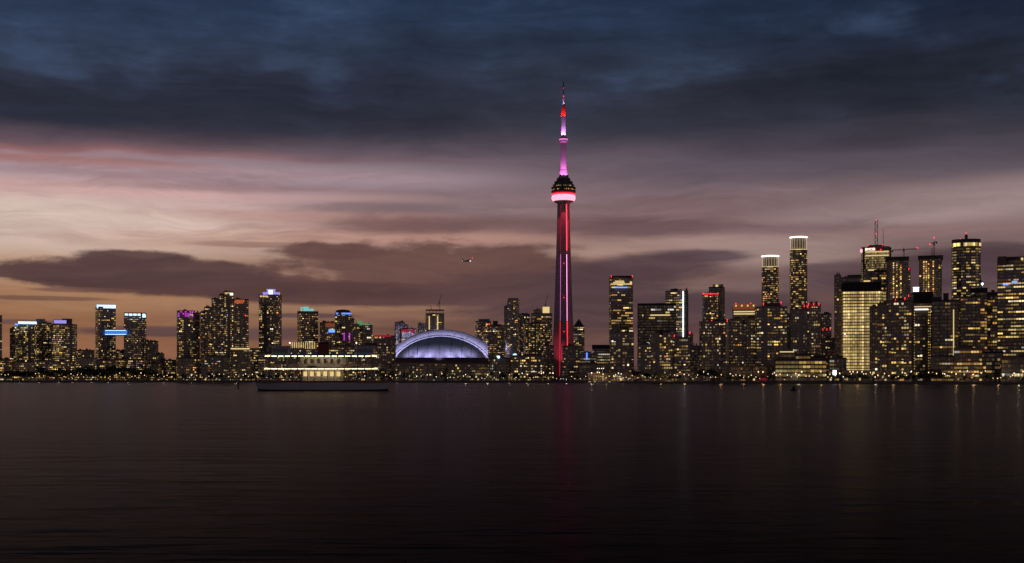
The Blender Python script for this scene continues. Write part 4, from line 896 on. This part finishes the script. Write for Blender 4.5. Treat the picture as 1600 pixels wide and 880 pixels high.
for i in range(7):
    x = (-.66 + i * .22) * RX
    roof_flood((x, -94 + abs(i - 3) * 7, zb + 2), (x * .92, -46, zb + 20), (.54, .50, 1), 11000, 1.9)
for i in range(17):                    # before the gap between the arches, washing the front arch panel
    u = -math.cos(PI * (.08 + .84 * i / 16)); e_ = (1 - u * u) ** .75
    roof_flood((77 * DK * u, -40, zb + 40 * DK * e_ + 16), (80 * DK * u, 2, zb + 39 * DK * e_), (.58, .54, 1), 27000, 1.2)
for i in range(5):
    u = (-.8, -.45, 0, .45, .8)[i]; e_ = (1 - u * u) ** .75
    roof_flood((86 * DK * u, 8, zb + 43 * DK * e_ + 14), (89 * DK * u, 34, zb + 45 * DK * e_), (.38, .28, 1), 1600, 1.0)

# ------------------------------------------------------------------ ferry, at rest
FY = 440.0; FK = FY / F
fe = empty('ferry', (px(505, FY), FY, 0), 0); tag(fe, 'double-ended passenger ferry with rows of warm deck lights before the city', 'ferry')
HLn = 106 * FK; HW = 6.0
fz = lambda y: pz(y, FY)
def deck_poly(hl, hw, e):
    return [(-hl, -hw * .25), (-hl + e * .35, -hw * .72), (-hl + e, -hw), (hl - e, -hw), (hl - e * .35, -hw * .72), (hl, -hw * .25), (hl, hw * .25), (hl - e * .35, hw * .72), (hl - e, hw), (-hl + e, hw), (-hl + e * .35, hw * .72), (-hl, hw * .25)]
def fbuild(name, mat, f, kind=None): m = MB(); f(m); return m.build(name, MT[mat], fe, kind)
def hull_band(m, z0, z1, f0, f1, sheer):
    """a band of the hull from stem to stem; f = how far up the flare, ends rise with the sheer"""
    n = 28
    for side in (-1, 1):
        i0 = len(m.v)
        for k in range(n + 1):
            u = -1 + 2 * k / n; up = sheer * u ** 4
            for z, f in ((z0, f0), (z1, f1)):
                m.v.append((HLn * (.93 + .075 * f) * u, side * HW * (.84 + .16 * f) * max(.02, 1 - abs(u) ** 3.2) ** .6, z + up * f))
        for k in range(n): q = i0 + 2 * k; m.f.append((q, q + 2, q + 3, q + 1) if side < 0 else (q + 1, q + 3, q + 2, q)); m.c.append(None)
fbuild('hull', 'hull', lambda m: hull_band(m, -.6, fz(609), 0, .55, .5))
fbuild('hull_topsides', 'white_paint', lambda m: hull_band(m, fz(609), fz(597.8), .55, 1, .5))
fbuild('hull_fender', 'awning', lambda m: hull_band(m, fz(597.8), fz(595.2), 1.04, 1.04, .5))
fbuild('main_deck', 'brown', lambda m: m.prism(deck_poly(HLn * .985, HW * .93, 7), fz(598), fz(595.6)))
fbuild('main_deck_house', 'white_paint', lambda m: m.prism(deck_poly(HLn * .30, HW * .5, 3), fz(595.6), fz(576)))
fbuild('upper_deck', 'white_paint', lambda m: m.prism(deck_poly(HLn * .97, HW * .98, 6), fz(576), fz(574.2)))
fbuild('upper_cabin', 'white_paint', lambda m: m.prism(deck_poly(HLn * .34, HW * .5, 3), fz(574.2), fz(556.5)))
fbuild('canopy_roof', 'white_paint', lambda m: m.prism(deck_poly(HLn * .93, HW * .96, 6), fz(556.5), fz(555)))
for s_ in (-1, 1):
    fbuild('wheelhouse', 'white_paint', lambda m: m.prism(deck_poly(3.2, 2.4, 1.2), fz(555), fz(542), deck_poly(2.8, 2.1, 1.0)).__class__ and [(m.v.__setitem__(i, (m.v[i][0] + s_ * HLn * .62, m.v[i][1], m.v[i][2]))) for i in range(len(m.v))])
    fbuild('wheelhouse_roof', 'white_paint', lambda m: m.box(s_ * HLn * .62 - 3.4, s_ * HLn * .62 + 3.4, -2.6, 2.6, fz(542), fz(541)))
    for k in range(4): fbuild('wheelhouse_window', 'glass', lambda m: m.box(s_ * HLn * .62 - 2.6 + k * 1.4, s_ * HLn * .62 - 1.5 + k * 1.4, -2.5, -2.2, fz(551), fz(545)))
    fbuild('flag_mast', 'white_paint', lambda m: m.bar((s_ * 52 * FK, 0, fz(555)), (s_ * 52 * FK, 0, fz(531)), .16, .08))
    fbuild('mast_light', 'ferry_light', lambda m: m.ball((s_ * 52 * FK, -.25, fz(536)), .22))
    fbuild('end_gate', 'white_paint', lambda m: m.box(s_ * HLn * .94 - .1, s_ * HLn * .94 + .1, -3, 3, fz(595), fz(590)))
fbuild('funnel', 'awning', lambda m: m.prism([(-2, -1.2), (2, -1.2), (2, 1.2), (-2, 1.2)], fz(555), fz(537), [(-1.5, -.9), (1.7, -.9), (1.7, .9), (-1.5, .9)]))
fbuild('funnel_cap', 'black', lambda m: m.box(-1.7, 1.9, -1.05, 1.05, fz(537), fz(535)))
for i in range(17):
    x = -HLn * .78 + i * HLn * 1.56 / 16
    fbuild('lower_post', 'white_paint', lambda m: m.box(x - .09, x + .09, -HW * .9, -HW * .86, fz(595.6), fz(576)))
    fbuild('upper_post', 'white_paint', lambda m: m.box(x - .07, x + .07, -HW * .9, -HW * .87, fz(574.2), fz(556.5)))
    fbuild('deck_lamp', 'ferry_light', lambda m: m.box(x - .95, x + .95, -HW * .9, -HW * .84, fz(577.0), fz(576.1)))
    fbuild('canopy_lamp', 'ferry_light', lambda m: m.box(x - .8, x + .8, -HW * .9, -HW * .84, fz(557.6), fz(556.6)))
    if i < 16:
        x2 = x + HLn * 1.56 / 32
        if abs(x2) < HLn * .26: fbuild('saloon_window', 'led_gold', lambda m: m.box(x2 - .6, x2 + .6, -HW * .5 - .06, -HW * .48, fz(588), fz(581)))
        if abs(x2) < HLn * .30: fbuild('cabin_window', 'glass', lambda m: m.box(x2 - .5, x2 + .5, -HW * .5 - .06, -HW * .48, fz(568), fz(561)))
def rails(m):
    for yb, yt in ((574.2, 569), (595.6, 590)):
        for k in range(4): zz = fz(yb) + (fz(yt) - fz(yb)) * (k + 1) / 4; m.box(-HLn * .86, HLn * .86, -HW * .93, -HW * .915, zz - .025, zz + .025)
        for k in range(50): x = -HLn * .86 + k * HLn * 1.72 / 49; m.box(x - .025, x + .025, -HW * .93, -HW * .915, fz(yb), fz(yt))
fbuild('railing', 'white_paint', rails, 'stuff')
for i in range(6): fbuild('upper_bench', 'brown', lambda m: [m.box(-HLn * .75 + i * 6.2 + (6 if i > 2 else 0), -HLn * .75 + i * 6.2 + 3 + (6 if i > 2 else 0), -3, -2.4, fz(574.2), fz(574.2) + .5), m.box(-HLn * .75 + i * 6.2 + (6 if i > 2 else 0), -HLn * .75 + i * 6.2 + 3 + (6 if i > 2 else 0), -2.4, -2.3, fz(574.2), fz(574.2) + 1)])
for s_ in (-.3, .3): fbuild('life_ring', 'panel_orange', lambda m: m.lathe([(.35, 0), (.45, .08), (.35, .16)], 12, caps=False) or [m.v.__setitem__(i, (s_ * HLn + m.v[i][0], -HW * .94 - m.v[i][2], fz(571) + m.v[i][1])) for i in range(len(m.v))])

# ------------------------------------------------------------------ aeroplane, at rest in its turn
AY = 2560.0
ap = empty('aeroplane', (px(729, AY), AY, pz(408, AY)), 0); tag(ap, 'small propeller airliner banking above the stadium with its lights on', 'aeroplane')
ap.rotation_euler = (math.radians(4), math.radians(-22), math.radians(28))
def abuild(name, mat, f, par=None, smooth=False):
    m = MB(); f(m); return m.build(name, MT[mat], par or ap, smooth=smooth)
def fus(m):
    m.lathe([(.2, -15.5), (.9, -14.6), (1.35, -12.5), (1.4, -9), (1.4, 8), (1.1, 12), (.35, 16)], 14)
    m.v = [(x, z, y) for x, y, z in m.v]
abuild('fuselage', 'white_paint', fus, smooth=True)
abuild('wing', 'white_paint', lambda m: m.prism([(-14, -.6), (0, -2.2), (14, -.6), (14, .7), (0, 1.4), (-14, .7)], 1.2, 1.5))
abuild('tail_fin', 'white_paint', lambda m: (m.v.extend([(-.15, 11, .6), (-.15, 15.8, .6), (-.15, 16.6, 5), (-.15, 14.4, 5), (.15, 11, .6), (.15, 15.8, .6), (.15, 16.6, 5), (.15, 14.4, 5)]), m.f.extend([(3, 2, 1, 0), (4, 5, 6, 7), (0, 1, 5, 4), (1, 2, 6, 5), (2, 3, 7, 6), (3, 0, 4, 7)]), m.c.extend([None] * 6)))
abuild('tailplane', 'white_paint', lambda m: m.prism([(-4.4, 15.2), (0, 14.2), (4.4, 15.2), (4.4, 16.2), (-4.4, 16.2)], 4.9, 5.1))
for s_ in (-1, 1):
    en = abuild('engine', 'white_paint', lambda m: m.bar((s_ * 4.4, -4.6, .8), (s_ * 4.4, 2.5, .9), .55, .4, 10))
    for k in range(6): an = k * PI / 3; abuild('propeller_blade', 'dark', lambda m: m.bar((s_ * 4.4, -4.75, .8), (s_ * 4.4 + 2 * math.cos(an), -4.75, .8 + 2 * math.sin(an)), .16, .1, 4), en)
abuild('red_light', 'beacon', lambda m: m.ball((14.1, 0, 1.4), .8)); abuild('white_light', 'led_white', lambda m: m.ball((0, -15.7, -.2), 1.0)); abuild('green_light', 'glow_green', lambda m: m.ball((-14.1, 0, 1.4), .6)); abuild('tail_light', 'led_white', lambda m: m.ball((0, 16.2, .3), .5))

# ------------------------------------------------------------------ trees on the shore
def tree_mesh(h, rx, seed, nleaf):
    rnd = random.Random(seed); tr = MB(); lf = MB()
    tr.bar((0, 0, 0), (.1, 0, h * .42), .32, .2, 7); tops = []
    for k in range(6):
        a = k * 2 * PI / 6 + rnd.random(); e = (math.cos(a) * rx * .55, math.sin(a) * rx * .55, h * rnd.uniform(.5, .8)); tr.bar((.1, 0, h * rnd.uniform(.25, .42)), e, .15, .05, 5); tops.append(e)
    clumps = [(e[0] * rnd.uniform(.7, 1.25), e[1] * rnd.uniform(.7, 1.25), e[2] + rnd.uniform(-.08, .12) * h, rx * rnd.uniform(.32, .5)) for e in tops for _ in range(2)] + [(0, 0, h * .84, rx * .45)]
    for _ in range(nleaf):
        cx, cy, cz, cr = rnd.choice(clumps); v = Vector((rnd.gauss(0, 1), rnd.gauss(0, 1), rnd.gauss(0, .8))).normalized() * cr * rnd.random() ** .4
        p = Vector((cx, cy, cz)) + v; s_ = rnd.uniform(.28, .6)
        a = Vector((rnd.gauss(0, 1), rnd.gauss(0, 1), rnd.gauss(0, 1))).normalized() * s_; b_ = a.cross(Vector((rnd.gauss(0, 1), rnd.gauss(0, 1), rnd.gauss(0, 1)))).normalized() * s_ * .7
        lf.quad(p - a, p + b_, p + a, p - b_)
    return tr.mesh('trunk'), lf.mesh('crown')
TREES = []
for i in range(7):
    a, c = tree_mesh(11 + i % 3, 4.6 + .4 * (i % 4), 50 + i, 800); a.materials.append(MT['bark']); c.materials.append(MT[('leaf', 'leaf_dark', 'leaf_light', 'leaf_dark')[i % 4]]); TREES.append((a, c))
def tree(x, ytop, off, label, group, v=None):
    Yd = shore(x) + off; ta, tcn = TREES[(random.randrange(7) if v is None else v)]
    o = empty('shore_tree', (px(x, Yd), Yd, GZ), random.uniform(0, 6.28)); tag(o, label, 'tree', group)
    s_ = (pz(ytop, Yd) - GZ) / 12.0; o.scale = (s_ * random.uniform(.95, 1.25),) * 2 + (s_,)
    for n_, me_ in (('trunk', ta), ('crown', tcn)): q = bpy.data.objects.new(n_, me_); COL.objects.link(q); q.parent = o
x = 6
while x < 240: tree(x, random.uniform(571, 581), random.uniform(18, 60), 'dark leafy tree in the shore belt below the far left towers', 'trees below the far left towers'); x += random.uniform(6, 11)
x = 246
while x < 860: tree(x, random.uniform(581, 588), random.uniform(15, 55), 'small leafy tree on the quay between skybridge towers and needle tower', 'trees on the central quay'); x += random.uniform(9, 22)
for x, y in ((994, 578), (1003, 581), (1012, 583)): tree(x, y, 20, 'tree clump right of the boathouse, left of the green-lit kiosks', 'trees right of the boathouse')
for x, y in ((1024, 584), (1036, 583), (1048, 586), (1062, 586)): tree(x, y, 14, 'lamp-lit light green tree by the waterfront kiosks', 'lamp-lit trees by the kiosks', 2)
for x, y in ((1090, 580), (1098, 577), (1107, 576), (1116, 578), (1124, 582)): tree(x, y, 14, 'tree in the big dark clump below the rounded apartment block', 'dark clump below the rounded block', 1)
for x in range(1134, 1212, 8): tree(x + random.uniform(-2, 2), random.uniform(582, 588), random.uniform(8, 40), 'lit leafy tree before the pavilions below the crowned towers', 'trees before the pavilions', random.choice((0, 2, 4, 6)))
for x, y in ((1322, 580), (1332, 583), (1346, 581), (1354, 584)): tree(x, y, 30, 'round tree before the blank wall under the gold slab', 'trees under the gold slab', 0)
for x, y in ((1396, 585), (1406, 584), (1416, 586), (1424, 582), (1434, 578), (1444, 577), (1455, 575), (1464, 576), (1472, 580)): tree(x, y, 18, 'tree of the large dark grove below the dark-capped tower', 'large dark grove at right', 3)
for x, y in ((1506, 588), (1520, 589), (1541, 586), (1550, 583), (1560, 584), (1570, 587), (1588, 590), (1597, 589)): tree(x, y, 22, 'tree by the water below the striped towers near the right edge', 'trees near the right edge')

# ------------------------------------------------------------------ lamps on the waterfront
LM = []
for i, mt_ in enumerate(('lamp_warm', 'lamp_gold', 'lamp_white')):
    p_ = MB(); p_.bar((0, 0, 0), (0, 0, 5.4), .11, .07, 6); p_.box(-.16, .16, -.16, .16, 0, .5); p_.bar((0, 0, 5.4), (0, 0, 5.6), .3, .3, 8); pm = p_.mesh('pole'); pm.materials.append(MT['metal'])
    g_ = MB(); g_.ball((0, 0, 6.0), .48, 8, 5); gm = g_.mesh('globe'); gm.materials.append(MT[mt_]); LM.append((pm, gm))
def lamp(x, off, v, label, group, s_=1.0):
    Yd = shore(x) + off; o = empty('lamp_post', (px(x, Yd), Yd, GZ + .13)); tag(o, label, 'lamp', group); k_ = random.uniform(.5, 1.05); o.scale = (k_, k_, s_)
    NL[0] += 1
    if NL[0] % 6 == 0:
        d = bpy.data.lights.new('lamp_glow', 'POINT'); d.energy = 1200; d.color = (1, .56, .22) if v < 2 else (1, .8, .55); d.shadow_soft_size = .7
        q = bpy.data.objects.new('lamp_glow', d); COL.objects.link(q); q.parent = o; q.location = (0, -1.2, 6.0)
    for n_, me_ in zip(('pole', 'globe'), LM[v]): q = bpy.data.objects.new(n_, me_); COL.objects.link(q); q.parent = o
NL = [0]
def lamps(x0, x1, step, label, group, vs, offs, sc_=(.35, 1.5)):
    x = x0
    while x < x1: lamp(x, random.uniform(*offs), random.choice(vs), label, group, random.uniform(*sc_)); x += step * random.uniform(.4, 1.6)
lamps(2, 240, 5, 'orange glowing lamp post under the far left trees', 'lamps under the far left trees', (0, 0, 0, 1), (6, 60), (.35, 1.7))
lamps(240, 620, 6, 'small lamp post on the quay left of the stadium', 'lamps on the quay left of the stadium', (1, 2, 0), (3, 50))
lamps(620, 880, 6, 'small lamp post on the quay below the stadium and needle tower', 'lamps on the quay below the stadium', (1, 2, 2), (3, 45))
lamps(880, 1090, 5.5, 'lamp post by the marina and kiosks right of the needle tower', 'lamps by the marina', (1, 2, 2, 0), (3, 40))
lamps(1090, 1305, 5, 'lamp post on the quay below the crowned towers', 'lamps below the crowned towers', (1, 1, 2, 0), (3, 36), (.3, 1.5))
lamps(1305, 1610, 5, 'lamp post on the quay along the right third of the skyline', 'lamps along the right third', (1, 0, 0, 2), (3, 34), (.3, 1.4))
MARKS = ((80, 'the two left brown condo towers'), (150, 'the rightmost brown condo tower'), (190, 'the taller skybridge tower'), (245, 'the shorter skybridge tower'), (315, 'the magenta-crowned tower'),
    (365, 'the stepped condo complex'), (405, 'the orange-stroke tower'), (465, 'the violet-crowned tower'), (525, 'the teal-crowned tower'), (610, 'the blue-lettered tower'), (690, "the dome's left half"), (765, "the dome's right half"),
    (830, 'the slim grey tower'), (905, 'the needle tower'), (952, 'the white-lit hall'), (996, 'the red-beaconed office tower'), (1060, 'the broad black office block'), (1140, 'the rounded apartment block'), (1185, 'the orange-topped tower'),
    (1235, 'the shorter crowned tower'), (1303, 'the taller crowned tower'), (1365, 'the gold office slab'), (1430, 'the ribbed dark tower'), (1490, 'the dark-capped tower'), (1545, 'the oval tower'), (2600, 'the striped right-edge tower'))
ORD = 'first second third fourth fifth sixth seventh eighth ninth tenth eleventh twelfth thirteenth fourteenth fifteenth sixteenth seventeenth eighteenth nineteenth twentieth'.split()
for kind, txt in (('lamp_post', 'lamp post from left on the quay below '), ('shore_tree', 'tree from left on the shore below ')):
    obs = sorted((800 + F * o.location.x / o.location.y, o.name, o) for o in bpy.data.objects if o.name.split('.')[0] == kind); cnt = {}
    for x_, _, o in obs:
        mk = next(t_ for lim, t_ in MARKS if x_ < lim); cnt[mk] = cnt.get(mk, 0) + 1
        o['label'] = ORD[min(cnt[mk], 20) - 1] + ' ' + txt + mk
for x in (935, 941.5):
    Yd = shore(x) + 12; o = empty('tall_lamp_mast', (px(x, Yd), Yd, GZ)); tag(o, 'tall thin twin-lamp mast at the marina, ' + ('left' if x < 940 else 'right') + ' of the pair', 'lamp')
    m = MB(); h = pz(576, Yd) - GZ; m.bar((0, 0, 0), (0, 0, h), .22, .12); m.bar((-.9, 0, h), (.9, 0, h), .1); m.build('pole', MT['white_paint'], o)
    for s_ in (-.9, .9): m = MB(); m.ball((s_, 0, h + .1), .42); m.build('lamp_head', MT['lamp_white'], o)

# ------------------------------------------------------------------ moored boats, buoys
def boat(x, y_off, ln, mast, label, mat='white_paint'):
    Yd = shore(x) - y_off; o = empty('sailing_boat' if mast else 'motor_boat', (px(x, Yd), Yd, 0), random.uniform(-.5, .5)); tag(o, label, 'boat')
    m = MB(); hb = [(-ln / 2, -1), (ln * .2, -1.1), (ln / 2, 0), (ln * .2, 1.1), (-ln / 2, 1)]; m.prism([(a * .85, b_ * .6) for a, b_ in hb], -.2, 1.0, hb); m.build('hull', MT[mat], o)
    m = MB(); m.prism([(-ln * .2, -.7), (ln * .15, -.7), (ln * .15, .7), (-ln * .2, .7)], 1.0, 1.9, [(-ln * .18, -.6), (ln * .08, -.6), (ln * .08, .6), (-ln * .18, .6)]); m.build('cabin', MT['white_paint'], o)
    m = MB(); m.box(-ln * .15, ln * .05, -.72, -.66, 1.3, 1.65); m.build('cabin_window', MT['led_gold' if random.random() < .6 else 'glass'], o)
    if mast:
        m = MB(); m.bar((.4, 0, 1.0), (.4, 0, mast), .09, .05); m.build('mast', MT['white_paint'], o)
        m = MB(); m.bar((.4, 0, 2.4), (-ln * .42, 0, 2.5), .12); m.build('boom', MT['white_paint'], o)
for x, ln, ms, lb_ in ((922, 10, 0, 'white motor boat moored at the left end of the marina'), (930, 9, 13, 'sailing boat moored left of the tall lamp masts'), (938.5, 9, 11, 'sailing boat moored between the tall lamp masts'),
                       (946, 11, 14, 'sailing boat moored just right of the tall lamp masts'), (953, 10, 12, 'sailing boat moored at the foot of the red-beaconed tower'), (961, 10, 0, 'white motor boat moored at the right end of the marina')):
    boat(x, random.uniform(5, 12), ln, ms, lb_)
for x, yb, yt, lb_ in ((372.5, 607.5, 597.5, 'thin dark marker post standing in the water at left'), (1240, 611, 604, 'squat dark buoy in the water below the squat office block')):
    Yd = CAMZ * F / (yb - HY); o = empty('channel_marker', (px(x, Yd), Yd, 0)); tag(o, lb_, 'buoy'); h = pz(yt, Yd); r_ = .22 if x < 800 else .5
    m = MB(); m.lathe([(r_ * 2, -.3), (r_ * 2.2, .25), (r_ * 1.2, .6), (r_ * .8, h * .75), (r_ * .5, h * .8)], 10); m.build('float', MT['black'], o)
    m = MB(); m.box(-r_ * 1.2, r_ * 1.2, -r_ * 1.2, r_ * 1.2, h * .78, h); m.build('topmark', MT['black'], o)
